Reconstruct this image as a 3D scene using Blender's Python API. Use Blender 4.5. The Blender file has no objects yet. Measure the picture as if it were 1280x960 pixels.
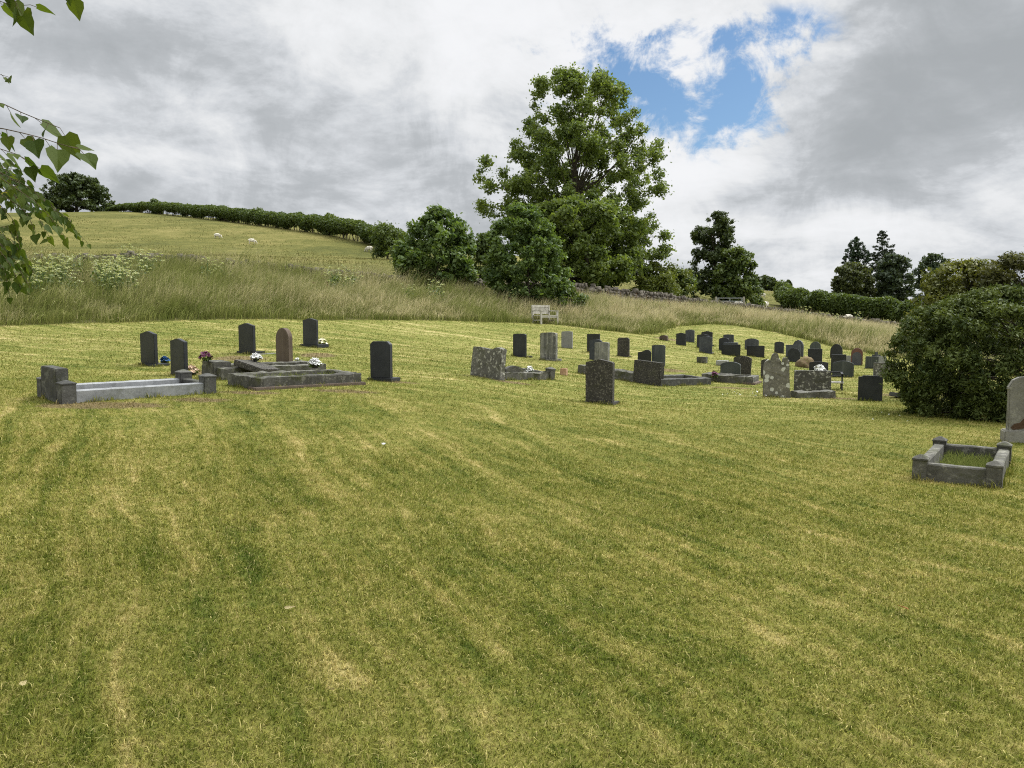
import bpy, bmesh, math, random
import numpy as np
from mathutils import Vector, Matrix
R = math.radians
rnd = random.Random(7)
rng = np.random.default_rng(11)
scene = bpy.context.scene
COL = scene.collection

# ------------------------------------------------------------------ camera
F, HOR, EYE = 980.0, 400.0, 1.6
PITCH = math.atan((480 - HOR) / F)
cam_d = bpy.data.cameras.new('camera'); cam = bpy.data.objects.new('camera', cam_d); COL.objects.link(cam)
cam_d.sensor_width = 36; cam_d.lens = 36 * F / 1280; cam_d.clip_start = 0.05; cam_d.clip_end = 8000
cam.location = (0, 0, EYE); cam.rotation_euler = (R(90) - PITCH, 0, 0)
scene.camera = cam
scene.view_settings.view_transform = 'Standard'; scene.view_settings.look = 'None'
scene.view_settings.exposure = 0.0; scene.view_settings.gamma = 1
scene.view_settings.use_curve_mapping = False
try:
    scene.cycles.max_bounces = 6; scene.cycles.transparent_max_bounces = 4
    scene.cycles.diffuse_bounces = 3; scene.cycles.glossy_bounces = 2
    scene.cycles.use_denoising = False; scene.cycles.filter_width = 1.1
except Exception: pass

# ------------------------------------------------------------------ sun and sky
SUN_AZ, SUN_EL = 62.0, 52.0          # degrees clockwise from +Y, above the horizon
sd = bpy.data.lights.new('sun', 'SUN'); sun = bpy.data.objects.new('sun', sd); COL.objects.link(sun)
sd.energy = 1.5; sd.angle = R(14); sd.color = (1, .95, .86)
sdir = Vector((math.sin(R(SUN_AZ)) * math.cos(R(SUN_EL)), math.cos(R(SUN_AZ)) * math.cos(R(SUN_EL)), math.sin(R(SUN_EL))))
sun.rotation_euler = (-sdir).to_track_quat('-Z', 'Y').to_euler()
sun.location = sdir * 60

world = bpy.data.worlds.new('World'); scene.world = world; world.use_nodes = True
class NT:
    """small helper to wire shader nodes"""
    def __init__(s, tree): s.t = tree; s.n = tree.nodes; s.l = tree.links
    def new(s, typ, **kw):
        n = s.n.new(typ)
        for k, v in kw.items(): setattr(n, k, v)
        return n
    def put(s, sock, v):
        if isinstance(v, (int, float)): sock.default_value = v
        elif isinstance(v, (tuple, list)):
            if len(v) == 3 and sock.type == 'RGBA': v = (*v, 1)
            sock.default_value = v
        else: s.l.new(v, sock)
    def m(s, op, a, b=0.0, c=0.0, clamp=False):
        n = s.new('ShaderNodeMath', operation=op); n.use_clamp = clamp
        s.put(n.inputs[0], a); s.put(n.inputs[1], b)
        if op in ('MULTIPLY_ADD', 'SMOOTH_MIN', 'SMOOTH_MAX', 'WRAP'): s.put(n.inputs[2], c)
        return n.outputs[0]
    def ramp(s, v, a, b, lo=0.0, hi=1.0):
        n = s.new('ShaderNodeMapRange', interpolation_type='SMOOTHSTEP')
        s.put(n.inputs[0], v); n.inputs[1].default_value = a; n.inputs[2].default_value = b
        n.inputs[3].default_value = lo; n.inputs[4].default_value = hi
        return n.outputs[0]
    def noise(s, vec, scale, detail=4, rough=.55, lac=2.0, dist=0.0):
        n = s.new('ShaderNodeTexNoise')
        s.put(n.inputs['Vector'], vec); n.inputs['Scale'].default_value = scale
        n.inputs['Detail'].default_value = detail; n.inputs['Roughness'].default_value = rough
        n.inputs['Lacunarity'].default_value = lac; n.inputs['Distortion'].default_value = dist
        return n.outputs[0]
    def mapping(s, vec, loc=(0, 0, 0), rot=(0, 0, 0), scale=(1, 1, 1)):
        n = s.new('ShaderNodeMapping'); s.put(n.inputs[0], vec)
        n.inputs[1].default_value = loc; n.inputs[2].default_value = rot; n.inputs[3].default_value = scale
        return n.outputs[0]
    def mix(s, f, a, b, blend='MIX'):
        n = s.new('ShaderNodeMix', data_type='RGBA', blend_type=blend)
        s.put(n.inputs[0], f); s.put(n.inputs[6], a); s.put(n.inputs[7], b)
        return n.outputs[2]
    def comb(s, x, y, z):
        n = s.new('ShaderNodeCombineXYZ'); s.put(n.inputs[0], x); s.put(n.inputs[1], y); s.put(n.inputs[2], z); return n.outputs[0]
    def sep(s, v):
        n = s.new('ShaderNodeSeparateXYZ'); s.put(n.inputs[0], v); return n.outputs

def build_sky():
    w = NT(world.node_tree); world.node_tree.nodes.clear()
    out = w.new('ShaderNodeOutputWorld'); bg = w.new('ShaderNodeBackground'); w.l.new(bg.outputs[0], out.inputs[0])
    sky = w.new('ShaderNodeTexSky', sky_type='NISHITA'); sky.sun_disc = False
    sky.sun_elevation = R(SUN_EL); sky.sun_rotation = R(SUN_AZ)
    d = w.new('ShaderNodeTexCoord').outputs['Generated']
    nrm = w.new('ShaderNodeVectorMath', operation='NORMALIZE'); w.l.new(d, nrm.inputs[0]); d = nrm.outputs[0]
    x, y, z = w.sep(d)
    az = w.m('MULTIPLY', w.m('ARCTAN2', x, y), 57.2958)       # degrees, clockwise from +Y
    el = w.m('MULTIPLY', w.m('ARCSINE', z), 57.2958)
    zz = w.m('ADD', w.m('MAXIMUM', z, 0.0), 0.22)
    pl = w.comb(w.m('DIVIDE', x, zz), w.m('DIVIDE', y, zz), 0.0)   # a flat cloud layer seen in perspective
    big = w.noise(pl, 1.1, 7, .56, 2.1, .35)
    mid = w.noise(w.mapping(pl, (3.1, 1.7, 0)), 2.6, 8, .6, 2.1, .5)
    fine = w.noise(w.mapping(d, (1.3, .4, 2)), 9.0, 8, .62, 2.1, .6)
    puff = w.noise(w.mapping(d, (0, 0, 0), (0, 0, 0), (1, 1, 2.2)), 5.0, 9, .6, 2.0, .25)
    wisp = w.noise(w.mapping(d, (2, 1, 0)), 24.0, 8, .65, 2.1, .8)
    def blob(ca, ce, ra, re, p=1.0):                           # soft patch of cloud round a direction
        a = w.m('DIVIDE', w.m('SUBTRACT', az, ca), ra); e = w.m('DIVIDE', w.m('SUBTRACT', el, ce), re)
        q = w.m('ADD', w.m('MULTIPLY', a, a), w.m('MULTIPLY', e, e))
        return w.m('MULTIPLY', w.m('EXPONENT', w.m('MULTIPLY', q, -1.0)), p)
    def add(*v):
        r = v[0]
        for q in v[1:]: r = w.m('ADD', r, q)
        return r
    # gap in the clouds
    gap = add(blob(6.2, 17.0, 5.4, 3.0, 1.25), blob(18.6, 16.8, 3.6, 2.6, 1.0), blob(16.0, 13.8, 3.0, 2.8, .9), blob(12.0, 13.0, 5.0, 1.6, .75), blob(13.8, 19.0, 5.2, 1.1, .7), blob(9.8, 15.4, 3.0, 2.6, .85))
    hole = w.m('SUBTRACT', gap, w.m('MULTIPLY', w.m('SUBTRACT', puff, .5), 3.6))
    hole = w.m('SUBTRACT', hole, w.m('MULTIPLY', w.m('SUBTRACT', fine, .5), 4.6))
    hole = w.m('SUBTRACT', hole, w.m('MULTIPLY', w.m('SUBTRACT', wisp, .5), 2.4))
    hole = w.ramp(hole, .30, 1.30)
    hole = w.m('MULTIPLY', hole, w.ramp(gap, .12, .55))
    # shading of the cloud layer: thick grey undersides and thin bright parts
    dark = add(blob(27, 13.5, 9.5, 4.8, 1.0), blob(31, 17.5, 8, 5, .22), blob(20, 9.0, 6, 2.6, .28), blob(-26, 12, 15, 4.0, .22), blob(-10, 9, 10, 4.0, .22), blob(-28, 7, 20, 2.5, .22),
               blob(-30, 20, 9, 4, .12), blob(-14, 17, 9, 3, .12), blob(6, 4.5, 26, 2.2, .2))
    lite = add(blob(-3, 20.5, 13, 3.5, .5), blob(11, 9.5, 6.5, 4.0, .62), blob(23, 5.5, 14, 1.8, .35), blob(21, 21, 5, 3.5, .45), blob(-22, 10.6, 5, 1.0, .42), blob(13, 16, 7, 5, .5))
    s = w.m('ADD', w.m('SUBTRACT', lite, dark), .12)
    s = w.m('ADD', s, w.m('MULTIPLY', w.m('SUBTRACT', big, .5), 1.5))
    s = w.m('ADD', s, w.m('MULTIPLY', w.m('SUBTRACT', mid, .5), 1.3))
    s = w.m('ADD', s, w.m('MULTIPLY', w.m('SUBTRACT', puff, .5), 2.0))
    s = w.m('ADD', s, w.m('MULTIPLY', w.m('SUBTRACT', fine, .5), 1.35))
    cr = w.new('ShaderNodeValToRGB'); w.l.new(w.ramp(s, -1.0, 1.0), cr.inputs[0])
    e = cr.color_ramp.elements
    e[0].position = 0.0; e[0].color = (.40, .425, .445, 1); e[1].position = 1.0; e[1].color = (.91, .92, .94, 1)
    for p, c in ((.3, (.50, .525, .55)), (.5, (.655, .68, .71)), (.72, (.81, .825, .84))):
        q = e.new(p); q.color = (*c, 1)
    cloud = cr.outputs[0]
    # brightness added to the unseen cloud round the sun and overhead, lighting the ground
    sv = w.new('ShaderNodeVectorMath', operation='DOT_PRODUCT'); w.l.new(d, sv.inputs[0]); sv.inputs[1].default_value = tuple(sdir)
    glow = w.m('ADD', 1.0, w.m('MULTIPLY', w.ramp(sv.outputs['Value'], .80, 1.0), 9.0))
    glow = w.m('ADD', glow, w.ramp(el, 27, 62, 0, 2.0))
    vm = w.new('ShaderNodeVectorMath', operation='SCALE'); w.l.new(cloud, vm.inputs[0]); w.l.new(glow, vm.inputs['Scale'])
    sk = w.new('ShaderNodeVectorMath', operation='MULTIPLY'); w.l.new(sky.outputs[0], sk.inputs[0]); sk.inputs[1].default_value = (.078, .098, .112)
    c = w.mix(hole, vm.outputs[0], sk.outputs[0])
    w.l.new(c, bg.inputs[0]); bg.inputs[1].default_value = 1.0
build_sky()

# ------------------------------------------------------------------ naming helpers
def tag(o, label=None, cat=None, group=None, kind=None):
    if label: o['label'] = label
    if cat: o['category'] = cat
    if group: o['group'] = group
    if kind or cat: o['kind'] = kind or 'thing'
    return o
def empty(name, loc, label, cat, group=None, rz=0.0):
    o = bpy.data.objects.new(name, None); COL.objects.link(o); o.empty_display_size = .2
    o.location = loc; o.rotation_euler = (0, 0, rz)
    return tag(o, label, cat, group)
def link(name, me, mats, parent=None, loc=None):
    o = bpy.data.objects.new(name, me); COL.objects.link(o)
    for m in (mats if isinstance(mats, (list, tuple)) else [mats]):
        if m is not None and m.name not in [q.name for q in me.materials if q]: me.materials.append(m)
    if parent is not None: o.parent = parent
    if loc is not None: o.location = loc
    return o
def copy_tree(o, parent=None):
    c = o.copy(); COL.objects.link(c)
    if parent is not None: c.parent = parent
    for ch in list(o.children): copy_tree(ch, c)
    return c
def bm_obj(name, bm, mats, parent=None, smooth=False, loc=None):
    me = bpy.data.meshes.new(name); bm.normal_update(); bm.to_mesh(me); bm.free()
    if smooth: me.polygons.foreach_set('use_smooth', [True] * len(me.polygons))
    return link(name, me, mats, parent, loc)
def np_mesh(name, V, T, attrs=None, k=3, smooth=False):
    me = bpy.data.meshes.new(name); V = np.asarray(V, np.float32); T = np.asarray(T, np.int32).reshape(-1, k)
    me.vertices.add(len(V)); me.vertices.foreach_set('co', V.ravel())
    me.loops.add(T.size); me.loops.foreach_set('vertex_index', T.ravel())
    me.polygons.add(len(T)); me.polygons.foreach_set('loop_start', np.arange(0, T.size, k, dtype=np.int32))
    if smooth: me.polygons.foreach_set('use_smooth', np.ones(len(T), bool))
    for n, a in (attrs or {}).items():
        at = me.attributes.new(n, 'FLOAT', 'POINT'); at.data.foreach_set('value', np.asarray(a, np.float32))
    me.update(); me.validate()
    return me

# ------------------------------------------------------------------ the lie of the land: survey points (x, y, height)
def pix_dir(u, v):
    x = (u - 640) / F; y = -(v - 480) / F
    return np.array([x, math.cos(PITCH) + y * math.sin(PITCH), -math.sin(PITCH) + y * math.cos(PITCH)])
def pix(u, v, Y):
    d = pix_dir(u, v); d = d * (Y / d[1]); return np.array([d[0], d[1], d[2] + EYE])
PTS = [(-8, -5, .05), (8, -5, -.05), (0, 0, 0), (-2, 2, .03), (2, 2, 0), (-3, 3.5, .08), (3, 3.5, 0), (0, 5, .02), (-4, 6, .16), (0, 8, .05), (4, 5, 0),
       (0, -30, -.4), (-40, -20, 2), (40, -20, -3), (-45, 15, 3.0), (35, 12, -1.0), (45, 35, -1.5), (-60, 50, 6.5), (0, -90, -2), (-120, 0, 9), (120, 0, -8)]
PTS += [tuple(pix(*q)) for q in [
    (60, 503, 10.5), (262, 497, 11.4), (187, 457, 17), (309, 443, 19), (388, 433, 21.5), (480, 476, 15), (285, 487, 12.6), (457, 487, 13),
    (0, 407, 24), (180, 402, 26), (400, 400, 30), (560, 401, 34), (687, 405, 38), (780, 416, 37), (600, 474, 16), (750, 504, 14.8),
    (649, 446, 25), (685, 450, 24), (757, 437, 29), (822, 455, 26), (812, 481, 19), (905, 481, 20), (880, 441, 30), (863, 428, 37), (850, 407, 46), (890, 406, 47),
    (950, 412, 44), (910, 445, 31), (1000, 422, 42), (1060, 437, 40), (1115, 447, 37), (970, 496, 17), (1087, 500, 17), (1053, 471, 22.5), (1100, 471, 25),
    (1150, 527, 12.2), (1240, 543, 11), (1268, 552, 10.3), (1200, 600, 7.75), (1250, 470, 22), (1280, 447, 36)]]
WALL = [(-60, 33, 3.15), (100, 35, 3.5), (200, 38, 3.75), (350, 41, 3.45), (490, 44, 3.07), (600, 47, 3.0), (715, 50, 2.9), (790, 53, 2.62), (870, 58, 2.15),
        (950, 61, 1.7), (1000, 62, 1.22), (1060, 60, .82), (1120, 57, .42), (1180, 54, .1), (1260, 50, -.3)]
WP = np.array([[(u - 640) / F * Y, Y, z] for u, Y, z in WALL])
PTS += [tuple(p) for p in WP]
PTS += [tuple(pix(*q)) for q in [
    (200, 321.5, 60), (0, 318, 60), (276, 299, 125), (319, 305, 118), (480, 319, 110), (100, 265, 200), (0, 268, 180), (150, 264.5, 205), (200, 268, 190), (300, 279, 160),
    (400, 293, 135), (490, 312, 115), (400, 323, 80), (545, 340, 60), (640, 335, 90), (715, 366, 62), (800, 370, 68), (900, 379, 75), (905, 392, 68), (958, 386, 90), (955, 371, 140),
    (1058, 402, 85), (980, 390, 105), (1130, 404, 95), (1070, 376, 130), (1200, 400, 110), (1000, 372, 300), (1280, 395, 250), (640, 350, 300), (850, 368, 300), (100, 320, 420), (400, 330, 300), (-150, 280, 300)]]
PTS = np.array(PTS)
S0 = 20.0
def _phi(r2): return np.where(r2 > 1e-9, .5 * r2 * np.log(np.maximum(r2, 1e-12)), 0.0)
_n = len(PTS); _c = PTS[:, :2] / S0
_A = np.zeros((_n + 3, _n + 3))
_A[:_n, :_n] = _phi(((_c[:, None] - _c[None]) ** 2).sum(-1)) + np.eye(_n) * np.clip(np.hypot(PTS[:, 0], PTS[:, 1]) / 40, .3, 3) * .012
_A[:_n, _n] = 1; _A[:_n, _n + 1:] = _c; _A[_n, :_n] = 1; _A[_n + 1:, :_n] = _c.T
_W = np.linalg.solve(_A, np.r_[PTS[:, 2], 0, 0, 0])
def ground(x, y):
    x = np.atleast_1d(np.asarray(x, float)); y = np.atleast_1d(np.asarray(y, float)); out = np.empty(len(x))
    r = np.hypot(x, y); k = np.minimum(1, 420 / np.maximum(r, 1e-6)); xs = x * k / S0; ys = y * k / S0
    for i in range(0, len(x), 60000):
        a, b = xs[i:i + 60000, None], ys[i:i + 60000, None]
        out[i:i + 60000] = _phi((a - _c[None, :, 0]) ** 2 + (b - _c[None, :, 1]) ** 2) @ _W[:_n] + _W[_n] + xs[i:i + 60000] * _W[_n + 1] + ys[i:i + 60000] * _W[_n + 2]
    return out - np.maximum(0, r - 420) * .035
def gz(x, y): return float(ground([x], [y])[0])
_YS = np.geomspace(1.2, 260, 900)
def at(u, v):
    """where the line of sight of a surveyed point meets the ground"""
    d = pix_dir(u, v); d = d / d[1]
    z = ground(d[0] * _YS, _YS); f = d[2] * _YS + EYE - z
    i = int(np.argmax(f < 0)) if (f < 0).any() else len(_YS) - 1
    if i > 0 and f[i] < 0:
        t = f[i - 1] / (f[i - 1] - f[i]); Y = _YS[i - 1] + t * (_YS[i] - _YS[i - 1])
    else: Y = _YS[i]
    return Vector((d[0] * Y, Y, gz(d[0] * Y, Y)))
EDGE = [(-400, 414), (-100, 409), (0, 407), (100, 404), (180, 402), (400, 400), (500, 400), (600, 402), (690, 405), (740, 411), (790, 417), (822, 417), (834, 411), (850, 407), (890, 405), (920, 407),
        (950, 412), (985, 419), (1010, 425), (1050, 435), (1085, 441), (1120, 447), (1200, 455), (1400, 470)]
EP = np.array([tuple(at(*p)) for p in EDGE])
E_az = np.arctan2(EP[:, 0], EP[:, 1]); E_r = np.hypot(EP[:, 0], EP[:, 1])
W_az = np.arctan2(WP[:, 0], WP[:, 1]); W_r = np.hypot(WP[:, 0], WP[:, 1])
def edge_r(x, y):
    a = np.arctan2(x, y); return np.interp(a, E_az, E_r, left=E_r[0], right=E_r[-1])
def wall_r(x, y):
    a = np.arctan2(x, y); return np.interp(a, W_az, W_r, left=W_r[0], right=W_r[-1])
# ------------------------------------------------------------------ materials
def mat(name):
    m = bpy.data.materials.new(name); m.use_nodes = True; t = NT(m.node_tree); m.node_tree.nodes.clear()
    out = t.new('ShaderNodeOutputMaterial')
    return m, t, out
def principled(t, out, col, rough=.8, normal=None, spec=.3):
    p = t.new('ShaderNodeBsdfPrincipled'); t.put(p.inputs['Base Color'], col); t.put(p.inputs['Roughness'], rough)
    p.inputs['Specular IOR Level'].default_value = spec
    if normal is not None: t.l.new(normal, p.inputs['Normal'])
    t.l.new(p.outputs[0], out.inputs[0]); return p
def bump(t, h, strength=.5, dist=.02):
    b = t.new('ShaderNodeBump'); t.l.new(h, b.inputs['Height']); b.inputs['Strength'].default_value = strength; b.inputs['Distance'].default_value = dist
    return b.outputs[0]
def attr(t, n): a = t.new('ShaderNodeAttribute', attribute_name=n); return a.outputs['Fac']
def pos(t): return t.new('ShaderNodeNewGeometry').outputs['Position']

def lawn_tone(t):
    """colour of the mown turf at a place: straw, olive and green in streaks along the mower's path"""
    p = pos(t)
    w = t.noise(t.mapping(p, (0, 0, 0), (0, 0, 0), (.35, .35, 0)), 1.0, 2)
    x, y, z = t.sep(p)
    wob = t.m('MULTIPLY', t.m('SUBTRACT', w, .5), .7)
    p2 = t.comb(t.m('ADD', x, wob), t.m('ADD', y, wob), 0.0)
    xs, ys, _ = t.sep(p2)
    def along(dx, dy, fa, fc, o, det=5, ro=.6):                 # noise drawn out along a heading
        u = t.m('ADD', t.m('MULTIPLY', xs, dx * fa), t.m('MULTIPLY', ys, dy * fa)); v = t.m('ADD', t.m('MULTIPLY', xs, -dy * fc), t.m('MULTIPLY', ys, dx * fc))
        return t.noise(t.comb(t.m('ADD', u, o), v, 0.0), 1.0, det, ro)
    near = t.m('ADD', t.m('MULTIPLY', along(.40, -.92, .20, 1.9, 3.0, 5, .6), .6), t.m('MULTIPLY', along(.44, -.90, .5, 6.0, 5.0, 5, .7), 1.05))   # mower passes running off towards the viewer
    far = t.m('ADD', t.m('MULTIPLY', along(.97, -.24, .08, 1.2, 9.0, 5, .62), .6), t.m('MULTIPLY', along(.95, -.30, .28, 4.2, 2.0, 5, .7), 1.0))  # passes along the slope
    k = t.ramp(y, 7, 17)
    st = t.m('ADD', t.m('MULTIPLY', near, t.m('SUBTRACT', 1, k)), t.m('MULTIPLY', far, k))
    def passes(dx, dy, wd, o):                                  # thin lines of dry clippings left between the mower's passes
        v = t.m('ADD', t.m('MULTIPLY', xs, -dy * 6.283 / wd), t.m('MULTIPLY', ys, dx * 6.283 / wd)); v = t.m('ADD', v, t.m('MULTIPLY', t.noise(p, .18, 3, .5), 3.2))
        s = t.m('POWER', t.m('ADD', .5, t.m('MULTIPLY', t.m('SINE', t.m('ADD', v, o)), .5)), 9.0)
        return t.m('MULTIPLY', s, t.ramp(along(dx, dy, .25, 1.1, o + 11, 3, .6), .40, .66))
    ln = t.m('ADD', t.m('MULTIPLY', passes(.42, -.91, .78, 1.0), t.m('SUBTRACT', 1, k)), t.m('MULTIPLY', passes(.96, -.27, 1.0, 2.0), k))
    pat = t.noise(p, .42, 6, .62); pat2 = t.noise(t.mapping(p, (9, 4, 0)), 2.1, 5, .68); sm = t.noise(p, 8.0, 4, .72); sm2 = t.noise(t.mapping(p, (2, 7, 1)), 30.0, 2, .6)
    f = t.m('ADD', t.m('MULTIPLY', st, .84), t.m('MULTIPLY', t.m('SUBTRACT', ln, .12), .13)); f = t.m('ADD', f, t.m('MULTIPLY', pat, .34)); f = t.m('ADD', f, t.m('MULTIPLY', pat2, .42))
    f = t.m('ADD', f, t.m('MULTIPLY', sm, .55)); f = t.m('ADD', f, t.m('MULTIPLY', sm2, .25))
    f = t.ramp(f, 1.05, 1.84)
    yel = t.ramp(y, 5, 24)                                    # tone shifts towards straw up the lawn
    cr = t.new('ShaderNodeValToRGB'); t.l.new(t.m('ADD', f, t.m('MULTIPLY', yel, .10)), cr.inputs[0]); e = cr.color_ramp.elements
    e[0].position = .0; e[0].color = (.044, .072, .012, 1); e[1].position = 1; e[1].color = (.40, .355, .16, 1)
    for q, c in ((.22, (.082, .108, .019)), (.45, (.132, .148, .031)), (.68, (.186, .190, .050)), (.86, (.268, .248, .088))):
        n = e.new(q); n.color = (*c, 1)
    return cr.outputs[0], x, y
def lawn_col(t):
    c, x, y = lawn_tone(t)
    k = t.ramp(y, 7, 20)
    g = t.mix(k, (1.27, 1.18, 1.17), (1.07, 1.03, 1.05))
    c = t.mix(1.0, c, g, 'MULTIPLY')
    n = t.noise(pos(t), 5.0, 4, .7); acc = None                # trodden bare earth by some graves
    for u, v, r, e in SOIL:
        P = at(u, v); dx = t.m('MULTIPLY', t.m('SUBTRACT', x, P.x), 1 / r); dy = t.m('MULTIPLY', t.m('SUBTRACT', y, P.y), 1 / (r * e))
        q = t.m('EXPONENT', t.m('MULTIPLY', t.m('ADD', t.m('MULTIPLY', dx, dx), t.m('MULTIPLY', dy, dy)), -1.0)); acc = q if acc is None else t.m('ADD', acc, q)
    return t.mix(t.ramp(t.m('ADD', acc, t.m('SUBTRACT', n, .5)), .35, .75, 0, .85), c, t.mix(n, (.10, .070, .036), (.24, .18, .10)))
SOIL = [(398, 444, .55, 1.2), (300, 448, .8, .8), (250, 466, .7, .7), (838, 463, .6, 1.3), (800, 477, .5, .8), (250, 500, .5, .5), (150, 506, .8, .35), (90, 508, .5, .4), (310, 491, .6, .4), (430, 489, .7, .35), (640, 478, .5, .5), (915, 485, .7, .4), (1125, 494, .5, .8), (835, 424, .8, .9), (1045, 498, .6, .5), (500, 478, .4, .5)]
def build_ground_mat():
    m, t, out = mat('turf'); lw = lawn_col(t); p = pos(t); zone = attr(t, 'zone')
    lw = t.mix(t.ramp(t.sep(p)[1], 9, 17), t.mix(1.0, lw, (.80, .78, .76), 'MULTIPLY'), lw)      # near thatch darkened in colour to paint the shade between the blades
    # rough bank soil under the meadow
    md = t.mix(t.noise(p, .8, 5), (.045, .055, .016), (.14, .115, .05))
    # pasture
    a = t.noise(t.mapping(p, (0, 0, 0), (0, 0, R(30)), (.05, .02, .05)), 1.0, 8, .65); b = t.noise(t.mapping(p, (7, 7, 0)), .22, 9, .78); c2 = t.noise(p, 1.6, 4, .7)
    f = t.ramp(t.m('ADD', t.m('ADD', t.m('MULTIPLY', a, .7), t.m('MULTIPLY', b, .8)), t.m('MULTIPLY', c2, .35)), .68, 1.2)
    cr = t.new('ShaderNodeValToRGB'); t.l.new(f, cr.inputs[0]); e = cr.color_ramp.elements
    e[0].color = (.064, .070, .016, 1); e[1].color = (.21, .18, .062, 1)
    n = e.new(.5); n.color = (.118, .114, .028, 1)
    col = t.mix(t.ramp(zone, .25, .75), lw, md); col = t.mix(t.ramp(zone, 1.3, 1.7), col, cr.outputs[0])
    h = t.m('ADD', t.noise(p, 26, 4, .7), t.m('MULTIPLY', t.noise(p, 3.0, 4, .6), 2.0))
    h = t.m('ADD', h, t.m('MULTIPLY', t.noise(p, .7, 6, .75), t.m('MULTIPLY', t.ramp(zone, 1.3, 1.7), 9.0)))
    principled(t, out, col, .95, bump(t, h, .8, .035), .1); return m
def grass_mat(name, colf, transl=.25):
    m, t, out = mat(name); c = colf(t)
    d = t.new('ShaderNodeBsdfDiffuse'); t.put(d.inputs[0], c)
    tr = t.new('ShaderNodeBsdfTranslucent'); t.put(tr.inputs[0], c)
    mx = t.new('ShaderNodeMixShader'); mx.inputs[0].default_value = transl
    t.l.new(d.outputs[0], mx.inputs[1]); t.l.new(tr.outputs[0], mx.inputs[2]); t.l.new(mx.outputs[0], out.inputs[0]); return m
def lawn_blade_col(t):
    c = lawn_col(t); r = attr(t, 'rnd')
    c = t.mix(t.ramp(r, .78, 1.0, 0, .7), c, (.42, .365, .18))
    return t.mix(1.0, c, t.mix(r, (.62, .72, .56), (1.46, 1.41, 1.26)), 'MULTIPLY')
def meadow_col(t):
    r = attr(t, 'rnd'); k = attr(t, 't'); p = pos(t)
    z = t.noise(p, .20, 4, .6); x, y, zz = t.sep(p)
    g = t.mix(r, (.11, .142, .031), (.31, .315, .098))
    s = t.mix(r, (.38, .335, .15), (.66, .57, .34))
    dry = t.m('ADD', t.ramp(z, .36, .62, -.42, .08), t.ramp(x, -14, 12, -.10, .16))
    dry = t.m('ADD', dry, t.m('MULTIPLY', t.m('SUBTRACT', r, .5), .5))
    return t.mix(t.ramp(t.m('ADD', k, dry), .38, 1.0), g, s)
def leaf_mat(name, a, b, transl=.3, rough=.5, spec=.25, dead=None):
    """leaf colours from a to b, leaf by leaf"""
    m, t, out = mat(name); r = attr(t, 'rnd'); c = t.mix(r, a, b)
    if dead: c = t.mix(t.ramp(r, .90, .95), c, dead)
    p = t.new('ShaderNodeBsdfPrincipled'); t.put(p.inputs['Base Color'], c); p.inputs['Roughness'].default_value = rough; p.inputs['Specular IOR Level'].default_value = spec
    tr = t.new('ShaderNodeBsdfTranslucent'); t.put(tr.inputs[0], t.mix(1.0, c, (1.5, 1.5, .6), 'MULTIPLY'))
    mx = t.new('ShaderNodeMixShader'); mx.inputs[0].default_value = transl
    t.l.new(p.outputs[0], mx.inputs[1]); t.l.new(tr.outputs[0], mx.inputs[2]); t.l.new(mx.outputs[0], out.inputs[0]); return m
def stone_mat(name, a, b, scale=14, lichen=0.0, lichen_col=(.42, .42, .36), lichen_scale=9, rough=.7, streak=0.0, speck=0.0, speck_col=(.3, .3, .28), spec=.3, moss=0.0, bumps=.4, spots=None):
    m, t, out = mat(name)
    o = t.new('ShaderNodeTexCoord').outputs['Object']; oi = t.new('ShaderNodeObjectInfo').outputs['Random']
    off = t.comb(t.m('MULTIPLY', oi, 37.0), t.m('MULTIPLY', oi, 11.0), 0.0); v = t.new('ShaderNodeVectorMath', operation='ADD'); t.l.new(o, v.inputs[0]); t.l.new(off, v.inputs[1]); p = v.outputs[0]
    c = t.mix(t.ramp(t.noise(p, scale * .25, 6, .65), .3, .7), a, b)
    c = t.mix(t.ramp(t.noise(p, scale * 5, 3, .7), .35, .7, 0, .5), c, b)
    c = t.mix(1.0, c, t.mix(oi, (.82, .82, .82), (1.2, 1.2, 1.2)), 'MULTIPLY')
    if streak: c = t.mix(t.m('MULTIPLY', t.ramp(t.noise(t.mapping(p, scale=(16, 16, .7)), 1.0, 4, .6), .45, .72), streak), c, lichen_col)
    if speck: c = t.mix(t.m('MULTIPLY', t.ramp(t.noise(p, 38, 2, .6), .55, .64), speck), c, speck_col)
    if lichen: c = t.mix(t.m('MULTIPLY', t.ramp(t.noise(p, lichen_scale, 6, .68), .52, .64), lichen), c, lichen_col)
    if moss: c = t.mix(t.m('MULTIPLY', t.ramp(t.noise(t.mapping(p, (4, 4, 4)), 4.5, 6, .7), .5, .7), moss), c, (.05, .055, .015))
    if spots:                                                # round crusts of pale lichen
        vo = t.new('ShaderNodeTexVoronoi', feature='F1'); t.l.new(p, vo.inputs['Vector']); vo.inputs['Scale'].default_value = spots; vo.inputs['Randomness'].default_value = 1
        dd = t.m('ADD', vo.outputs['Distance'], t.m('MULTIPLY', t.m('SUBTRACT', t.noise(p, 30, 4, .7), .5), .25))
        hs = t.sep(vo.outputs['Color'])[0]
        k = t.m('MULTIPLY', t.ramp(t.m('SUBTRACT', t.m('MULTIPLY', t.m('POWER', hs, 2.2), .62), dd), -.05, .03), t.ramp(hs, .40, .46))
        c = t.mix(k, c, (.52, .52, .46))
    h = t.m('ADD', t.noise(p, scale * 2, 6, .7), t.m('MULTIPLY', t.noise(p, scale * .3, 3), .6))
    principled(t, out, c, rough, bump(t, h, bumps, .012), spec); return m
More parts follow.
